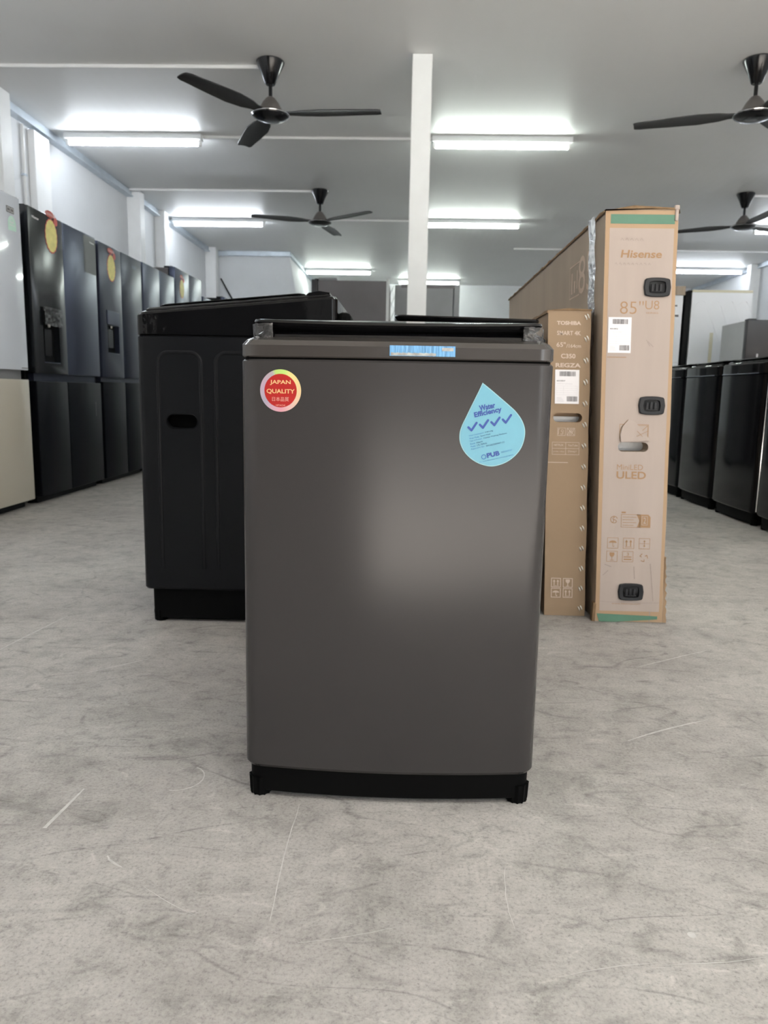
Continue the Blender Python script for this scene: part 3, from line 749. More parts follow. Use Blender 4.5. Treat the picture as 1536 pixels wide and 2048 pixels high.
def promo(door, cu, cv, s=1.0):
    p = Print(fs_, 0.0015); n = 36
    p.poly([(cu+s*(0.062+0.004*(i % 2))*math.cos(2*PI*i/n), cv+s*(0.078+0.004*(i % 2))*math.sin(2*PI*i/n)) for i in range(n)])
    o = p.done('promo_sticker', 'promo_red', door); o['label'] = 'yellow oval promotional sticker with a red rim'
    p = Print(fs_, 0.0022)
    p.poly([(cu+s*(0.057+0.003*(i % 2))*math.cos(2*PI*i/n), cv+s*(0.073+0.003*(i % 2))*math.sin(2*PI*i/n)) for i in range(n)]); p.done('yellow_field', 'yellow', o)
    p = Print(fs_, 0.0032); p.disc(cu+s*0.050, cv+s*0.075, s*0.020); p.disc(cu-s*0.01, cv+s*0.098, s*0.045, ry=s*0.016); p.done('cartoon_heart', 'promo_red', o)
    p = Print(fs_, 0.0040)
    for k in range(6):
        x = cu-s*0.048+k*s*0.0165
        p.line([(x, cv+s*0.088), (x+s*0.005, cv+s*0.108), (x+s*0.010, cv+s*0.090), (x+s*0.014, cv+s*0.100)], s*0.0035)
    p.done('scribble', 'promo_pink', o)
XF = -2.17
# white over beige
ta, da = fridge('pale fridge, white glass above and beige below, at the left edge of the photo', (XF, 3.39, 0), PI/2, 0.912, 0.72, 1.722, 0.762, 0.05, 'f_white', 'f_beige', 'f_side', recess='f_grey2')
p = Print(fs_, 0.0012); p.rect(0.765, 0.845, 1.622, 1.655); o = p.done('control_display', 'f_grey', da[1])
p = Print(fs_, 0.0020); p.frame(0.772, 0.802, 1.628, 1.649, 0.002); p.frame(0.81, 0.838, 1.628, 1.649, 0.002); p.done('display_icons', 'label', o)
p = Print(fs_, 0.0012); p.poly([(0.775, 1.53), (0.860, 1.535)] + [(0.8175+0.0425*math.cos(a), 1.565+0.045*math.sin(a)) for a in [PI*i/14 for i in range(15)]]); o = p.done('energy_sticker', 'energy', da[1]); o['label'] = 'pale green energy sticker'
p = Print(fs_, 0.0020); p.line([(0.79, 1.56), (0.845, 1.56)], 0.004); p.line([(0.79, 1.575), (0.835, 1.575)], 0.004); p.ring(0.8175, 1.585, 0.012, 0.015, 20); p.done('sticker_print', 'label', o)
p = Print(fs_, 0.0012); p.rect(0.835, 0.905, 0.797, 0.802); p.done('model_text', 'f_grey', da[1])
# black french-door fridge with dispenser
tb, db = fridge('black four-door fridge with water dispenser and yellow sticker, next to the pale fridge', (XF, 4.39, 0), PI/2, 0.932, 0.70, 1.712, 0.752, 0.045, 'f_black', 'f_low', 'f_side',
    useam=0.43, lseam=0.41, disp=(0.115, 0.325, 0.84, 1.160, 1.075))
db[1].data.materials[0] = M['f_slate']
promo(db[0], 0.275, 1.595, 1.25)
p = Print(fs_, 0.0012); p.text('Hisense', 0.045, 0.125, 1.653, 1.667, 0.02); p.done('brand_badge', 'label', db[0])
p = Print(fs_, 0.0012); p.rect(0.735, 0.927, 1.46, 1.700); o = p.done('dark_film', 'f_charc', db[1]); o['label'] = 'dark rectangular film left on the door'
p = Print(fs_, 0.0020); p.text('Hisense', 0.830, 0.905, 1.660, 1.672, 0.02); p.done('brand_badge', 'label', o)
p = Print(fs_, 0.0012); p.line([(0.83, 0.60), (0.83, 0.50)], 0.006); p.done('tape_mark', 'f_grey', db[3])
bm = bmesh.new(); random.seed(5)
vs = [[bm.verts.new((0.108+0.224*i/12, -0.010-random.uniform(0, 0.010), 1.060+0.108*j/7)) for j in range(8)] for i in range(13)]
for a, b in zip(vs, vs[1:]):
    for j in range(7): bm.faces.new((a[j], b[j], b[j+1], a[j+1]))
obj('dispenser_film', bm, 'film_clear', db[0], 10)
# slate four door with dispenser
tc_, dc = fridge('dark slate four-door fridge with dispenser, second fridge with a dispenser from the left', (XF, 5.365, 0), PI/2, 0.855, 0.70, 1.706, 0.755, 0.03, 'f_dark', 'f_low', 'f_side',
    useam=0.42, lseam=0.43, disp=(0.115, 0.335, 0.945, 1.250, 1.150))
for ch in dc[0].children:
    if ch.name.startswith('dispenser_panel'): ch.data.materials[0] = M['f_slate']
promo(dc[0], 0.225, 1.555, 1.2)
p = Print(fs_, 0.0012); p.rect(0.645, 0.735, 1.62, 1.645); p.done('brand_badge', 'f_slate', dc[1])
# plain slate
td, dd_ = fridge('plain slate two-column fridge between the stickered fridges on the left', (XF, 6.255, 0), PI/2, 0.84, 0.70, 1.710, 0.76, 0.03, 'f_slate', 'f_low', 'f_side')
te, de = fridge('tallest slate fridge of the left row, with a pale sticker near its top', (XF, 7.125, 0), PI/2, 0.90, 0.74, 1.812, 0.80, 0.03, 'f_slate', 'f_low', 'f_grey', useam=0.45)
promo(de[0], 0.20, 1.64, 1.1)
tf_, df = fridge('lower slate fridge just past the tallest one in the left row', (XF, 8.08, 0), PI/2, 0.80, 0.66, 1.665, 0.72, 0.03, 'f_slate', 'f_low', 'f_side')
tg, dg_ = fridge('farthest fridge of the left row, dark top showing beside the wall column', (XF, 9.05, 0), PI/2, 0.80, 0.72, 1.775, 0.72, 0.03, 'f_dark', 'f_low', 'f_side')
# back to back fridges in the middle of the hall
th, dh = fridge('large brown-grey fridge seen from its side, far behind left of the column', (-0.966, 8.45, 0), -PI/2, 0.85, 0.76, 1.785, None, upm='f_charc', sidem='f_grey')
bm = bmesh.new(); rows = []
for i in range(9):
    rows.append([(0.851+0.0, 0.742+0.05*abs(math.sin(i*1.3+j*0.8))*(1 if j else 0.3)+0.012*j, 1.74-0.055*i) for j in range(4)])
vs = [[bm.verts.new(c) for c in r_] for r_ in rows]
for a, b in zip(vs, vs[1:]):
    for j in range(3): bm.faces.new((a[j], b[j], b[j+1], a[j+1]))
obj('plastic_wrap', bm, 'film', th)
bm = bmesh.new(); add_box(bm, 0.80, 0.852, 0.735, 0.765, 0.06, 1.80, bev=0.006); obj('foam_edge', bm, 'f_silver', th)
boxo('top_cover', 'f_grey2', th, 0.55, 0.85, 0.07, 0.25, 1.777, 1.80, bev=0.004)
ti, di = fridge('mid-grey fridge seen from its side, right behind the free white column', (0.513, 7.97, 0), PI/2, 0.85, 0.665, 1.800, None, upm='f_grey2', sidem='f_grey2')
bm = bmesh.new(); add_box(bm, -0.002, 0.01, 0.05, 0.60, 1.765, 1.805, bev=0.003); obj('top_edge', bm, 'f_grey', ti)
# right side, behind the washers
tj, dj = fridge('white fridge showing its ribbed side panel, right of the tall pale carton', (2.776-0.03, 8.65, 0), -PI/2, 0.85, 0.66, 1.750, None, upm='f_side', sidem='appliance_white')
bm = bmesh.new()
for k in range(4):
    y0 = 0.14+0.14*k
    tube(bm, [(0.8515, y0-0.03, 1.62), (0.8515, y0, 1.66), (0.8515, y0+0.04, 1.66), (0.8515, y0+0.07, 1.62), (0.8515, y0+0.30, 1.10), (0.8515, y0+0.36, 0.9)], 0.0022, 6)
obj('embossed_rib', bm, 'appliance_white', tj)
boxo('top_trim', 'cream', tj, 0.0, 0.852, 0.07, 0.66, 1.742, 1.765, bev=0.003)
boxo('side_strip', 'cream', tj, 0.85, 0.856, 0.27, 0.30, 0.9, 1.35)
tk, dk = fridge('small fridge with silver side and charcoal front at the right edge', (2.99, 6.90, 0), 0, 0.60, 0.55, 1.395, 1.02, 0.05, 'f_charc', 'f_charc', 'f_silver', ucols=1, lcols=1)
boxo('door_handle', 'chrome', dk[1], 0.03, 0.16, -0.03, -0.005, 0.962, 0.978, bev=0.005)
boxo('lock', 'label', dk[0], 0.10, 0.115, -0.004, 0.002, 1.07, 1.10, bev=0.002)
# white slatted carton with card tray on top
t = thing('appliance_carton', 'white printed upright carton between the tall pale carton and white fridge', 'box', (2.25, 7.8, 0))
boxo('carton_body', 'appliance_white', t, 0, 0.475, 0, 0.6, 0.001, 1.71, bev=0.004)
p = Print(fs_, 0.002)
for k in range(26): p.rect(0.01, 0.465, 0.35+0.028*k, 0.352+0.028*k)
p.done('printed_lines', 'f_silver', t)
p = Print(fs_, 0.003); p.rect(0.33, 0.42, 1.60, 1.615); p.rect(0.30, 0.44, 1.50, 1.52); p.rect(0.31, 0.40, 1.30, 1.325); p.done('printed_marks', 'f_grey', t)
bm = bmesh.new(); rr = []
for i in range(25):
    x = -0.01+0.50*i/24; wv = 0.008*math.sin(i*2.1)
    rr.append([(x, -0.01+wv, 0), (x, 0.6+wv, 0), (x, 0.6+wv*0.6, 0.085), (x, -0.01+wv*0.6, 0.085)])
loft(bm, rr); o = obj('card_tray', bm, 'kraft_side'); o.location = (2.25, 7.8, 1.7105)
tag(o, 'crumpled cardboard tray lying on top of the white printed carton', 'cardboard')

# ------------------------------------------------------------------ television cartons
def wob(a, b, n, amp, fixed=True): return [(a+(b-a)*i/n) for i in range(n+1)]
def carton(label, loc, w_, d_, h_, k, mface, mside, name='television_carton'):
    """k: sideways slump per metre of height"""
    t = thing(name, label, 'box', loc)
    bm = bmesh.new()
    nz = 16; rings = []
    for i in range(nz+1):
        z = 0.001+(h_-0.001)*i/nz; b = 0.0012*math.sin(i*1.7)*(1 if 0 < i < nz else 0)
        rings.append([(k*z, 0, z), (w_+k*z+b, 0, z), (w_+k*z+b, d_, z), (k*z, d_, z)])
    loft(bm, rings); body = obj('carton_body', bm, mside, t, 20)
    return t, body
HK = -0.0366
tv, tvb = carton('tall pale cardboard television carton standing upright, printed 85 inch', (0.607, 2.300, 0), 0.209, 2.08, 1.236, HK, 'pale', 'kraft_side')
HW = 0.205
def hs(u, v, e): return (u+HK*v, -e, v)
def hole(body, cu, cv, w_, h_, k, depth=0.06):
    bmc = bmesh.new(); s = stadium(cu, cv, w_, h_)
    loft(bmc, [[(u+k*v, -0.02, v) for u, v in s], [(u+k*v, depth, v) for u, v in s]]); cut(body, bmc)
hole(tvb, 0.1005, 0.5505, 0.092, 0.029, HK)
def hpanel(name, m, u0, u1, v0, v1, e, parent, hole_=None, nseg=24):
    """front panel; optional stadium cut-out"""
    bm = bmesh.new()
    if hole_:
        s = stadium(*hole_)
        cu, cv, w_, h_ = hole_
        outer = []
        for (a, b) in s:
            # ray from the hole's centre to a rectangle around it
            dx, dy = a-cu, b-cv; q = 1e9
            if abs(dx) > 1e-9: q = min(q, ((u1 if dx > 0 else u0)-cu)/dx)
            if abs(dy) > 1e-9: q = min(q, 0.04/abs(dy))
            outer.append((cu+dx*q, cv+dy*q))
        n = len(s)
        I = [bm.verts.new(hs(a, b, e)) for a, b in s]; O = [bm.verts.new(hs(a, b, e)) for a, b in outer]
        for i in range(n):
            j = (i+1) % n; bm.faces.new((I[i], I[j], O[j], O[i]))
        for (ca, cb) in ((u0, cv-0.04), (u1, cv-0.04), (u0, cv+0.04), (u1, cv+0.04)):
            # fill the corners left by the rays
            near = [o for o in outer if (o[0]-cu)*(ca-cu) > 0 and (o[1]-cv)*(cb-cv) > 0]
            ra = [o for o in near if abs(o[0]-ca) < 1e-6]; rb = [o for o in near if abs(abs(o[1]-cv)-0.04) < 1e-6]
            if ra and rb:
                A = max(ra, key=lambda o: abs(o[1]-cv)); B = max(rb, key=lambda o: abs(o[0]-cu))
                bm.faces.new([bm.verts.new(hs(*A, e)), bm.verts.new(hs(ca, cb, e)), bm.verts.new(hs(*B, e))])
        bands = [(v0, cv-0.04), (cv+0.04, v1)]
    else: bands = [(v0, v1)]
    for a, b in bands:
        bm.faces.new([bm.verts.new(hs(u, v, e)) for u, v in ((u0, a), (u1, a), (u1, b), (u0, b))])
    me = bpy.data.meshes.new(name); bm.to_mesh(me); bm.free(); me.materials.append(M[m])
    o = bpy.data.objects.new(name, me); C.objects.link(o); o.parent = parent; return o
hp0 = hpanel('front_border', 'kraft', 0.0005, 0.2085, 0.003, 1.234, 0.0006, tv, (0.1005, 0.5505, 0.092, 0.029))
hp1 = hpanel('front_panel', 'pale', 0.0125, 0.198, 0.036, 1.184, 0.0012, tv, (0.1005, 0.5505, 0.092, 0.029)); hp1['label'] = 'pale pinkish front panel'
p = Print(hs, 0.0014)
p.rect(0.015, 0.199, 1.196, 1.222); p.done('green_band', 'green', tv)
p = Print(hs, 0.0022); p.poly([(0.004, 0.027), (0.193, 0.022), (0.193, 0.012), (0.060, 0.001), (0.012, 0.001)]); p.done('green_band', 'green', tv)
def mark(name, surf, eps, m, parent, fn):
    q = Print(surf, eps); fn(q); return q.done(name, m, parent)
def word(st, parent, surf, m, *a, eps=0.0020):
    return mark('printed_word', surf, eps, m, parent, lambda q: q.text(st, *a))
for a_ in (('Hisense', 0.046, 0.165, 1.101, 1.123, 0.022, 0.12), ('85"', 0.049, 0.1175, 0.942, 0.979, -0.012), ('U8', 0.1225, 0.163, 0.956, 0.981, -0.008), ('SERIES', 0.125, 0.161, 0.9435, 0.948),
           ('MiniLED', 0.054, 0.132, 0.481, 0.497, -0.005), ('ULED', 0.053, 0.142, 0.453, 0.476, 0.02), ('www.hisense.com', 0.050, 0.139, 0.058, 0.063)):
    word(a_[0], tv, hs, 'ink', *a_[1:])
mark('printed_rule', hs, 0.002, 'ink', tv, lambda q: q.rect(0.015, 0.071, 0.8155, 0.8175))
def f_(q):
    q.frame(0.058, 0.145, 0.578, 0.619, 0.0014); q.line([(0.108, 0.583), (0.141, 0.614)], 0.0016); q.line([(0.108, 0.614), (0.141, 0.583)], 0.0016)
    q.frame(0.106, 0.143, 0.581, 0.616, 0.0012); q.ring(0.076, 0.602, 0.007, 0.0085, 20); q.line([(0.066, 0.590), (0.066, 0.612), (0.072, 0.590)], 0.0012)
mark('handling_symbol', hs, 0.002, 'ink', tv, f_)
def f_(q):
    q.ring(0.0495, 0.3265, 0.0095, 0.0115, 28, 0.3, 5.4); q.line([(0.046, 0.332), (0.049, 0.324), (0.046, 0.317)], 0.002); q.line([(0.049, 0.327), (0.055, 0.325), (0.058, 0.319)], 0.002); q.disc(0.0495, 0.3335, 0.0022, 12)
mark('recycling_mark', hs, 0.002, 'ink', tv, f_)
def f_(q):
    q.frame(0.071, 0.130, 0.303, 0.344, 0.0014)
    for k in range(4): q.rect(0.076, 0.110+0.008*(k % 2), 0.309+0.0085*k, 0.3105+0.0085*k)
    q.poly([(0.120, 0.303), (0.161, 0.303), (0.161, 0.336), (0.154, 0.344), (0.118, 0.344), (0.127, 0.324)]); q.rect(0.072, 0.085, 0.347, 0.352)
mark('recycling_badge', hs, 0.002, 'ink', tv, f_)
# six handling symbols
def sym(p, cu, cv, kind, s=0.017, t_=0.0013, box=True):
    if box: p.frame(cu-s, cu+s, cv-s, cv+s, t_)
    if kind == 'umb':
        p.poly([(cu+0.70*s*math.cos(a), cv+0.05*s+0.42*s*math.sin(a)) for a in [PI*i/12 for i in range(13)]]); p.line([(cu, cv+0.1*s), (cu, cv-0.55*s), (cu+0.15*s, cv-0.68*s), (cu+0.28*s, cv-0.5*s)], t_)
    if kind == 'up':
        for dx in (-0.38, 0.38):
            p.rect(cu+dx*s-0.09*s, cu+dx*s+0.09*s, cv-0.55*s, cv+0.25*s); p.poly([(cu+dx*s-0.27*s, cv+0.2*s), (cu+dx*s+0.27*s, cv+0.2*s), (cu+dx*s, cv+0.68*s)])
        p.rect(cu-0.6*s, cu+0.6*s, cv-0.72*s, cv-0.62*s)
    if kind == 'wide':
        p.line([(cu-0.9*s, cv), (cu+0.9*s, cv)], t_*0.8); p.line([(cu, cv-0.5*s), (cu, cv+0.5*s)], t_*1.4)
        p.poly([(cu-0.22*s, cv+0.35*s), (cu+0.22*s, cv+0.35*s), (cu, cv+0.65*s)]); p.poly([(cu-0.22*s, cv-0.35*s), (cu+0.22*s, cv-0.35*s), (cu, cv-0.65*s)])
    if kind == 'glass':
        p.poly([(cu-0.42*s, cv+0.72*s), (cu-0.44*s, cv+0.3*s), (cu-0.25*s, cv-0.02*s), (cu, cv-0.10*s), (cu+0.25*s, cv-0.02*s), (cu+0.44*s, cv+0.3*s), (cu+0.42*s, cv+0.72*s)])
        p.line([(cu, cv-0.08*s), (cu, cv-0.65*s)], t_*1.2); p.rect(cu-0.35*s, cu+0.35*s, cv-0.75*s, cv-0.65*s)
    if kind == '3':
        p.text('3', cu-0.2*s, cu+0.2*s, cv+0.15*s, cv+0.75*s); p.rect(cu-0.7*s, cu+0.7*s, cv-0.15*s, cv+0.03*s); p.rect(cu-0.7*s, cu+0.7*s, cv-0.62*s, cv-0.38*s)
    if kind == 'rec':
        for q in range(3):
            a = PI/2+q*2*PI/3; p.line([(cu+0.75*s*math.cos(a+0.35), cv+0.75*s*math.sin(a+0.35)), (cu+0.75*s*math.cos(a+1.2), cv+0.75*s*math.sin(a+1.2)), (cu+0.35*s*math.cos(a+1.3), cv+0.35*s*math.sin(a+1.3))], t_*1.8)
for k, kk in enumerate(('umb', 'up', 'wide')): mark('handling_symbol', hs, 0.002, 'ink', tv, lambda q: sym(q, 0.048+0.0485*k, 0.2530, kk))
for k, kk in enumerate(('glass', '3')): mark('handling_symbol', hs, 0.002, 'ink', tv, lambda q: sym(q, 0.0465+0.0485*k, 0.2110, kk))
mark('handling_symbol', hs, 0.002, 'ink', tv, lambda q: sym(q, 0.144, 0.2090, 'rec', box=False))
p = Print(hs, 0.0028); p.text('2', 0.139, 0.147, 0.316, 0.335, 0.01); p.frame(0.134, 0.152, 0.311, 0.339, 0.0014); p.done('badge_numeral', 'pale', tv)
p = Print(hs, 0.0020)
for k in range(9): p.line([(0.03+0.012*k, 1.083+0.002*math.sin(k*3)), (0.034+0.012*k, 1.087), (0.037+0.012*k, 1.081)], 0.0012)
for k in range(5): p.line([(0.045+0.014*k, 1.150), (0.049+0.014*k, 1.156), (0.054+0.014*k, 1.149)], 0.0012)
for (a, b, c, d) in ((0.128, 0.868, 0.150, 0.848), (0.132, 0.862, 0.140, 0.850), (0.025, 0.185, 0.045, 0.178), (0.020, 0.150, 0.036, 0.166), (0.115, 0.18, 0.118, 0.14), (0.165, 0.19, 0.178, 0.07)): p.line([(a, b), (c, d)], 0.0022)
p.done('surface_marks', 'smear', tv)
p = Print(hs, 0.0020); p.line([(0.012, 0.0665), (0.05, 0.0645), (0.09, 0.0660), (0.14, 0.0635), (0.197, 0.0655)], 0.0012); p.line([(0.168, 0.003), (0.169, 0.036)], 0.003); p.done('crease_lines', 'smear', tv)
# torn flap above the hand hole
bm = bmesh.new()
fl = [(0.062, 0.566), (0.060, 0.585), (0.066, 0.610), (0.085, 0.634), (0.105, 0.625), (0.122, 0.605), (0.150, 0.572), (0.125, 0.569)]
top = [bm.verts.new(hs(u, v, 0.002+0.006*max(0, (0.62-v)/0.06))) for u, v in fl]; bot = [bm.verts.new(hs(u, v, 0.0022+0.006*max(0, (0.62-v)/0.06)+0.0015)) for u, v in fl]
bm.faces.new(top); bm.faces.new(bot[::-1])
for i in range(len(fl)): bm.faces.new((top[i], top[(i+1) % len(fl)], bot[(i+1) % len(fl)], bot[i]))
flp = obj('torn_flap', bm, 'pale', tv, 20); flp['label'] = 'torn lifted paper flap above the hand hole'
p = Print(hs, 0.0022); p.line([(0.060, 0.568), (0.058, 0.586), (0.0635, 0.610), (0.082, 0.632)], 0.0016); p.done('torn_edge', 'kraft_d', flp)
p = Print(lambda u, v, e: hs(u, v, 0.0105+e), 0.0); p.line([(0.108, 0.583), (0.141, 0.600)], 0.0012); p.line([(0.108, 0.600), (0.125, 0.583)], 0.0012); p.done('flap_print', 'ink', flp)
boxo('foam_insert', 'foam', tv, 0.055+HK*0.55, 0.146+HK*0.55, 0.052, 0.0585, 0.536, 0.566)
# paper label
def label_(parent, surf, u0, u1, v0, v1, code, desc):
    p = Print(surf, 0.0026); p.rect(u0, u1, v0, v1); o = p.done('shipping_label', 'label', parent); W_, H_ = u1-u0, v1-v0
    p = Print(surf, 0.0032); random.seed(11)
    def bars(a, b, c, d):
        x = a
        while x < b:
            wdt = random.choice((0.0005, 0.0008, 0.0012)); p.rect(x, min(b, x+wdt), c, d); x += wdt+random.choice((0.0004, 0.0007, 0.0010))
    bars(u0+W_*0.18, u0+W_*0.85, v0+H_*0.81, v0+H_*0.95)
    bars(u0+W_*0.50, u0+W_*0.93, v0+H_*0.07, v0+H_*0.22)
    p.text(code, u0+W_*0.07, u0+W_*0.42, v0+H_*0.655, v0+H_*0.695, 0.02)
    p.done('barcode', 'label_ink', o)
    p = Print(surf, 0.0032)
    p.text(desc, u0+W_*0.07, u0+W_*0.72, v0+H_*0.575, v0+H_*0.60)
    for k in range(5): p.rect(u0+W_*0.06, u0+W_*0.92, v0+H_*(0.26+0.065*k), v0+H_*(0.264+0.065*k))
    for q in (0.06, 0.35, 0.92): p.rect(u0+W_*q, u0+W_*(q+0.006), v0+H_*0.26, v0+H_*0.524)
    for k in range(4): p.rect(u0+W_*0.08, u0+W_*(0.38-0.03*k), v0+H_*(0.07+0.035*k), v0+H_*(0.078+0.035*k))
    p.done('label_print', 'label_soft', o)
    o['label'] = 'white paper shipping label'
label_(tv, hs, 0.016, 0.0835, 0.829, 0.932, '85U8Q', '4K MINI LED SMART TV')
# plastic latches
def latch(parent, cu, cv):
    bm = bmesh.new(); a = rrect(cu, cv, 0.074, 0.050, 0.008, bulge=0.0025); b = rrect(cu, cv, 0.069, 0.045, 0.008, bulge=0.0025); c = rrect(cu, cv+0.000, 0.050, 0.033, 0.006)
    n = len(a)
    c = []
    for (u, v) in b: c.append((cu+(u-cu)*0.70, cv+(v-cv)*0.72))
    loft(bm, [[hs(u, v, 0.0) for u, v in a], [hs(u, v, 0.006) for u, v in a], [hs(u, v, 0.0085) for u, v in b], [hs(u, v, 0.0075) for u, v in c], [hs(u, v, 0.0035) for u, v in c]], True, True)
    o = obj('plastic_latch', bm, 'latch', parent)
    bm = bmesh.new(); loft(bm, [[hs(u, v, 0.0037) for u, v in c], [hs(cu+(u-cu)*0.97, cv+(v-cv)*0.97, 0.0042) for u, v in c]]); pk = obj('latch_pocket', bm, 'latch_d', o)
    for k, dx in enumerate((-0.012, 0.0, 0.012)):
        bm = bmesh.new(); x = cu+dx-0.002
        add_box(bm, x-0.0035+HK*cv, x+0.0035+HK*cv, -0.0075, -0.004, cv-0.011, cv+(0.009, 0.011, 0.009)[k], bev=0.001); obj('latch_tab', bm, 'latch', o)
    bm = bmesh.new(); add_box(bm, cu-0.018+HK*cv, cu+0.016+HK*cv, -0.0082, -0.004, cv-0.0125, cv-0.0105, bev=0.0006); obj('latch_bar', bm, 'latch', o)
    return o
latch(tv, 0.1545, 1.0185); latch(tv, 0.151, 0.6755); latch(tv, 0.1075, 0.099)
# left side print, wrap strip and ragged top flaps
def hside(y, v, e): return (HK*v-e, y, v)
word('85', tv, hside, 'ink_pale', 0.33, 0.13, 1.035, 1.155, 0.0, eps=0.0015)
def f_(q):
    q.frame(0.315, 0.47, 1.035, 1.145, 0.004); q.line([(0.43, 1.05), (0.43, 1.12)], 0.02); q.line([(0.39, 1.05), (0.39, 1.09)], 0.02); q.line([(0.35, 1.06), (0.35, 1.12)], 0.012)
mark('side_symbol', hside, 0.0015, 'ink_pale', tv, f_)
mark('side_print', hside, 0.0015, 'ink_pale', tv, lambda q: q.rect(1.35, 1.75, 1.00, 1.05))
bm = bmesh.new(); rows = []
random.seed(3)
for i in range(41):
    v = 0.004+1.236*i/40
    rows.append([(HK*v-0.003-0.005*abs(math.sin(i*0.9+j*1.7))-random.uniform(0, 0.003), 0.085+0.020*j+0.006*math.sin(i*0.35)+random.uniform(-.002, .002), v) for j in range(5)])
vs = [[bm.verts.new(c) for c in r_] for r_ in rows]
for a, b in zip(vs, vs[1:]):
    for j in range(4): bm.faces.new((a[j], b[j], b[j+1], a[j+1]))
obj('wrapping_strap', bm, 'film', tv, 60)
bm = bmesh.new(); rows = []
for i in range(61):
    y = -0.004+2.085*i/60; q = 0.006*math.sin(i*1.35)+0.003*math.sin(i*2.9)
    z = 1.2362
    rows.append([(HK*z-0.006-0.002*math.sin(i*1.1), y, z-0.006+q*0.4), (HK*z+0.08, y, z+0.010+q), (HK*z+0.210, y, z+0.004+q), (HK*z+0.213, y, z-0.010), (HK*z+0.210, y, z-0.0005), (HK*z+0.08, y, z), (HK*z-0.001, y, z-0.001), (HK*z-0.005, y, z-0.012)])
loft(bm, rows); obj('top_flap', bm, 'kraft_d', tv)
bm = bmesh.new()
for (x, y, z, sx, sz) in ((0.199+HK*1.236, -0.006, 1.205, 0.010, 0.036), (0.196+HK*1.236, -0.008, 1.236, 0.014, 0.012)): add_box(bm, x, x+sx, y, y+0.012, z, z+sz, bev=0.003)
obj('torn_corner', bm, 'pale', tv)
# frayed lower right corner and bulged skirt
bm = bmesh.new(); rows = []
for i in range(25):
    z = 0.002+0.21*i/24; q = 0.0025*math.sin(i*1.9)+0.0015*math.sin(i*4.1)
    o_ = 0.004+0.010*(1-i/24)+q
    rows.append([(0.2092+HK*z+0.001, 0.0, z), (0.2092+HK*z+o_*0.8, -0.003, z), (0.2092+HK*z+o_, 0.03, z), (0.2092+HK*z+0.001, 0.05, z)])
loft(bm, rows); obj('frayed_corner', bm, 'kraft', tv)
bm = bmesh.new()
rows = [[(x+HK*z-(0.004 if x < 0.1 else -0.004)*(1-z/0.06), -0.0045*(1-z/0.06)*(1 if 0.0 < x < 0.2 else 0)-0.0005, z) for x in (-0.006, 0.002)] for z in (0.001, 0.02, 0.04, 0.06)]
loft(bm, [[(a[0], a[1], a[2]), (b[0], b[1], b[2]), (b[0], 0.02, b[2]), (a[0], 0.02, a[2])] for a, b in rows]); obj('crushed_corner', bm, 'kraft_d', tv)

TK = -0.038
tt, ttb = carton('shorter brown cardboard television carton leaning beside the tall one, printed 65 inch', (0.457, 2.352, 0), 0.129, 1.55, 0.955, TK, 'kraft_t', 'kraft_t')
def ts(u, v, e): return (u+TK*v, -e, v)
hole(ttb, 0.064, 0.6335, 0.089, 0.028, TK, 0.05)
boxo('foam_insert', 'foam', tt, 0.019+TK*0.63, 0.110+TK*0.63, 0.042, 0.0485, 0.619, 0.636)
for a_ in (('TOSHIBA', 0.026, 0.099, 0.9125, 0.9240, 0.045), ('SMART 4K', 0.027, 0.099, 0.8820, 0.8950, 0.022), ('65"', 0.026, 0.0535, 0.847, 0.861, 0.015), ('/164cm', 0.056, 0.100, 0.845, 0.856, 0.012),
           ('C350', 0.040, 0.084, 0.8130, 0.8270, 0.028), ('REGZA', 0.024, 0.1005, 0.7860, 0.7990, 0.035)):
    word(a_[0], tt, ts, 'ink_light', *a_[1:], eps=0.0012)
mark('printed_rule', ts, 0.0012, 'ink_light', tt, lambda q: q.rect(0.005, 0.067, 0.4935, 0.4955))
def f_(q):
    q.frame(0.033, 0.058, 0.578, 0.602, 0.0012); q.line([(0.036, 0.582), (0.036, 0.598), (0.040, 0.598)], 0.0016); q.ring(0.048, 0.593, 0.003, 0.0042, 14); q.line([(0.042, 0.583), (0.050, 0.583), (0.050, 0.590)], 0.0016)
mark('handling_symbol', ts, 0.0012, 'ink_light', tt, f_)
def f_(q):
    q.frame(0.062, 0.087, 0.578, 0.602, 0.0012)
    for k in range(3): q.line([(0.064+0.005*k, 0.580), (0.0745+0.005*k, 0.600)], 0.0016)
    q.line([(0.064, 0.600), (0.085, 0.580)], 0.0016); q.line([(0.066, 0.590), (0.083, 0.590)], 0.0012)
mark('handling_symbol', ts, 0.0012, 'ink_light', tt, f_)
def f_(q): q.frame(0.017, 0.101, 0.519, 0.558, 0.0012); q.rect(0.0585, 0.0597, 0.519, 0.558); q.rect(0.017, 0.101, 0.538, 0.5392)
tb_ = mark('printed_table', ts, 0.0012, 'ink_light', tt, f_)
for a_ in (('NETFLIX', 0.023, 0.052, 0.5455, 0.5520, 0.01), ('YouTube', 0.066, 0.096, 0.5455, 0.5520, 0.01), ('prime video', 0.021, 0.055, 0.5255, 0.5310), ('Disney+', 0.067, 0.094, 0.5250, 0.5330)):
    word(a_[0], tb_, ts, 'ink_light', *a_[1:], eps=0.0012)
for (a, b, kk) in ((0.036, 0.1095, 'up'), (0.0735, 0.1095, 'glass'), (0.036, 0.076, 'umb'), (0.0735, 0.076, 'up')): mark('handling_symbol', ts, 0.0012, 'ink_light', tt, lambda q: sym(q, a, b, kk, 0.0155, 0.0022))
label_(tt, ts, 0.023, 0.0965, 0.676, 0.779, '65C350-P', 'SMART 4K TELEVISION')
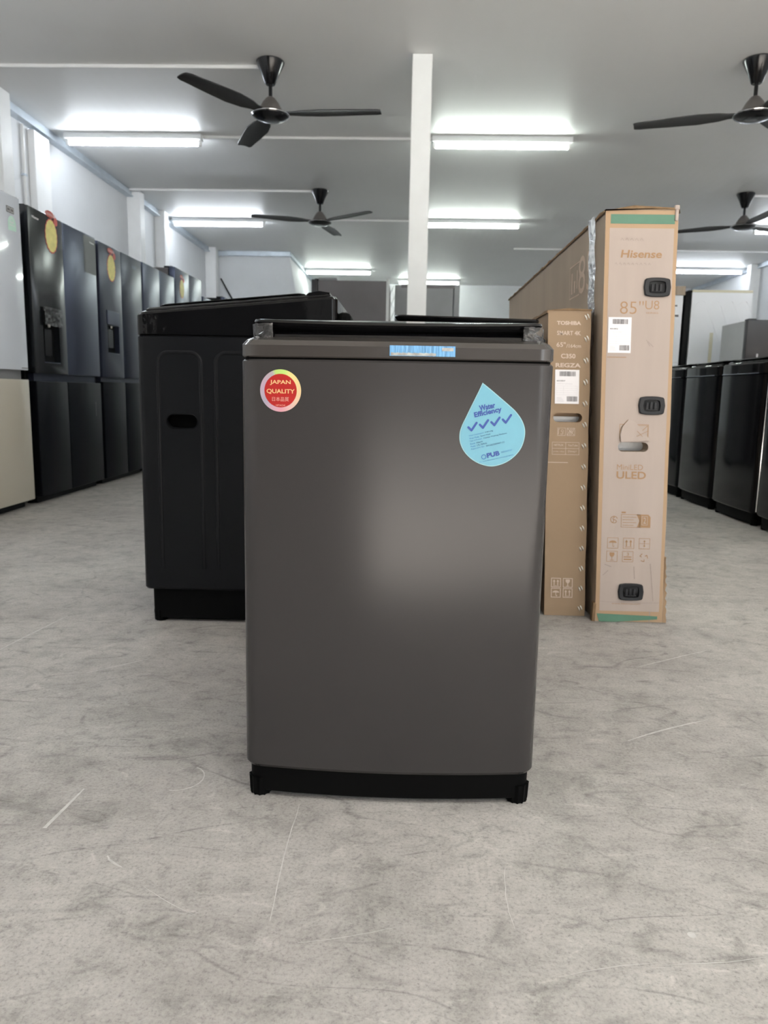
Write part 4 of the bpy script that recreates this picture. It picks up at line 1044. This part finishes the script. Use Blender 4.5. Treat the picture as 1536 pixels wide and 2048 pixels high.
for k in range(15):
    v = 0.938-k*(0.910/14); u = 0.117-0.0002*k
    bm = bmesh.new()
    for dx, dz in ((-0.004, -0.002), (0.003, 0.002)):
        tube(bm, [ts(u+dx+0.0035, v+dz-0.007, 0.0008), ts(u+dx+0.0012, v+dz-0.002, 0.0035), ts(u+dx-0.001, v+dz+0.003, 0.0030), ts(u+dx-0.003, v+dz+0.006, 0.0008)], [0.0010, 0.0021, 0.0021, 0.0009], 8)
    obj('plastic_clip', bm, 'clipw', tt)
bm = bmesh.new(); rows = []
for i in range(31):
    y = -0.003+1.556*i/30; q = 0.002*math.sin(i*1.7); z = 0.9552
    rows.append([(TK*z-0.004, y, z-0.008), (TK*z-0.003, y, z+q), (TK*z+0.06, y, z+0.006+q), (TK*z+0.131, y, z+0.004+q), (TK*z+0.131, y, z), (TK*z-0.0005, y, z), (TK*z-0.0005, y, z-0.008)])
loft(bm, rows); obj('top_flap', bm, 'kraft_d', tt)

# ------------------------------------------------------------------ marks on the floor
def ribbon(name, pts, wd, m, z=0.0006):
    bm = bmesh.new(); rows = []
    for i, (x, y) in enumerate(pts):
        a = pts[max(i-1, 0)]; b = pts[min(i+1, len(pts)-1)]
        d = Vector((b[0]-a[0], b[1]-a[1])).normalized(); n = Vector((-d.y, d.x))
        ww = (wd[i] if isinstance(wd, (list, tuple)) else wd)/2
        rows.append([(x+n.x*ww, y+n.y*ww, z), (x-n.x*ww, y-n.y*ww, z)])
    vs = [[bm.verts.new(c) for c in r_] for r_ in rows]
    for a, b in zip(vs, vs[1:]): bm.faces.new((a[0], a[1], b[1], b[0]))
    me = bpy.data.meshes.new(name); bm.to_mesh(me); bm.free(); me.materials.append(M[m])
    o = bpy.data.objects.new(name, me); C.objects.link(o); o.parent = floor; return o
def wig(a, b, n=8, amp=0.004, seed=0):
    r_ = random.Random(seed); d = Vector((b[0]-a[0], b[1]-a[1])); nn = Vector((-d.y, d.x)).normalized(); c = r_.uniform(-1, 1)
    return [(a[0]+d.x*i/n+nn.x*amp*(math.sin(PI*i/n)*c*2+r_.uniform(-.3, .3)), a[1]+d.y*i/n+nn.y*amp*(math.sin(PI*i/n)*c*2+r_.uniform(-.3, .3))) for i in range(n+1)]
ribbon('scratch_mark', [(-0.566, 1.091), (-0.560, 1.150), (-0.554, 1.213)], [0.0065, 0.006, 0.003], 'scuff_w')
for i, (a, b, wd) in enumerate((((-0.167, 0.898), (-0.168, 1.185), 0.0018), ((0.162, 1.032), (0.158, 0.90), 0.0014), ((0.47, 1.467), (0.678, 1.582), 0.005), ((-0.438, 1.026), (-0.406, 1.0), 0.004),
        ((0.319, 0.845), (0.474, 0.867), 0.0014), ((-1.076, 1.895), (-1.035, 2.209), 0.006), ((0.20, 0.82), (0.33, 0.85), 0.0012), ((-0.125, 0.86), (0.0, 0.895), 0.001), ((-0.36, 0.96), (-0.27, 0.905), 0.001), ((-0.78, 1.75), (-0.66, 1.86), 0.004), ((0.62, 1.9), (0.86, 2.05), 0.004))):
    ribbon('scratch_mark', wig(a, b, 8, 0.003, i), [wd*(0.3+0.7*math.sin(PI*(k+0.5)/9)) for k in range(9)], 'scuff_w')
ribbon('scratch_mark', [(-0.400+0.045*math.cos(a), 1.262+0.045*math.sin(a)) for a in [R(q) for q in range(-95, 70, 12)]], 0.0022, 'scuff_w')
for i, (a, b, wd) in enumerate((((-0.013, 0.829), (0.142, 0.785), 0.004), ((-0.30, 0.727), (-0.26, 0.84), 0.0025), ((-0.62, 1.0), (-0.40, 1.03), 0.0018), ((0.42, 0.84), (0.52, 0.97), 0.003), ((0.36, 1.28), (0.46, 1.375), 0.004), ((-0.20, 1.62), (-0.35, 1.42), 0.004),
        ((0.10, 1.07), (0.24, 1.10), 0.0025), ((-0.13, 0.87), (-0.02, 0.80), 0.003), ((0.20, 0.96), (0.225, 0.80), 0.0014), ((-0.55, 1.85), (-0.72, 1.72), 0.003), ((0.55, 1.30), (0.75, 1.27), 0.004))):
    pass
bm = bmesh.new(); bm.faces.new([bm.verts.new((0.391+0.0055*math.cos(2*PI*i/20), 0.902+0.0055*math.sin(2*PI*i/20), 0.0007)) for i in range(20)])
me = bpy.data.meshes.new('paint_spot'); bm.to_mesh(me); bm.free(); me.materials.append(M['scuff_w']); o = bpy.data.objects.new('paint_spot', me); C.objects.link(o); o.parent = floor
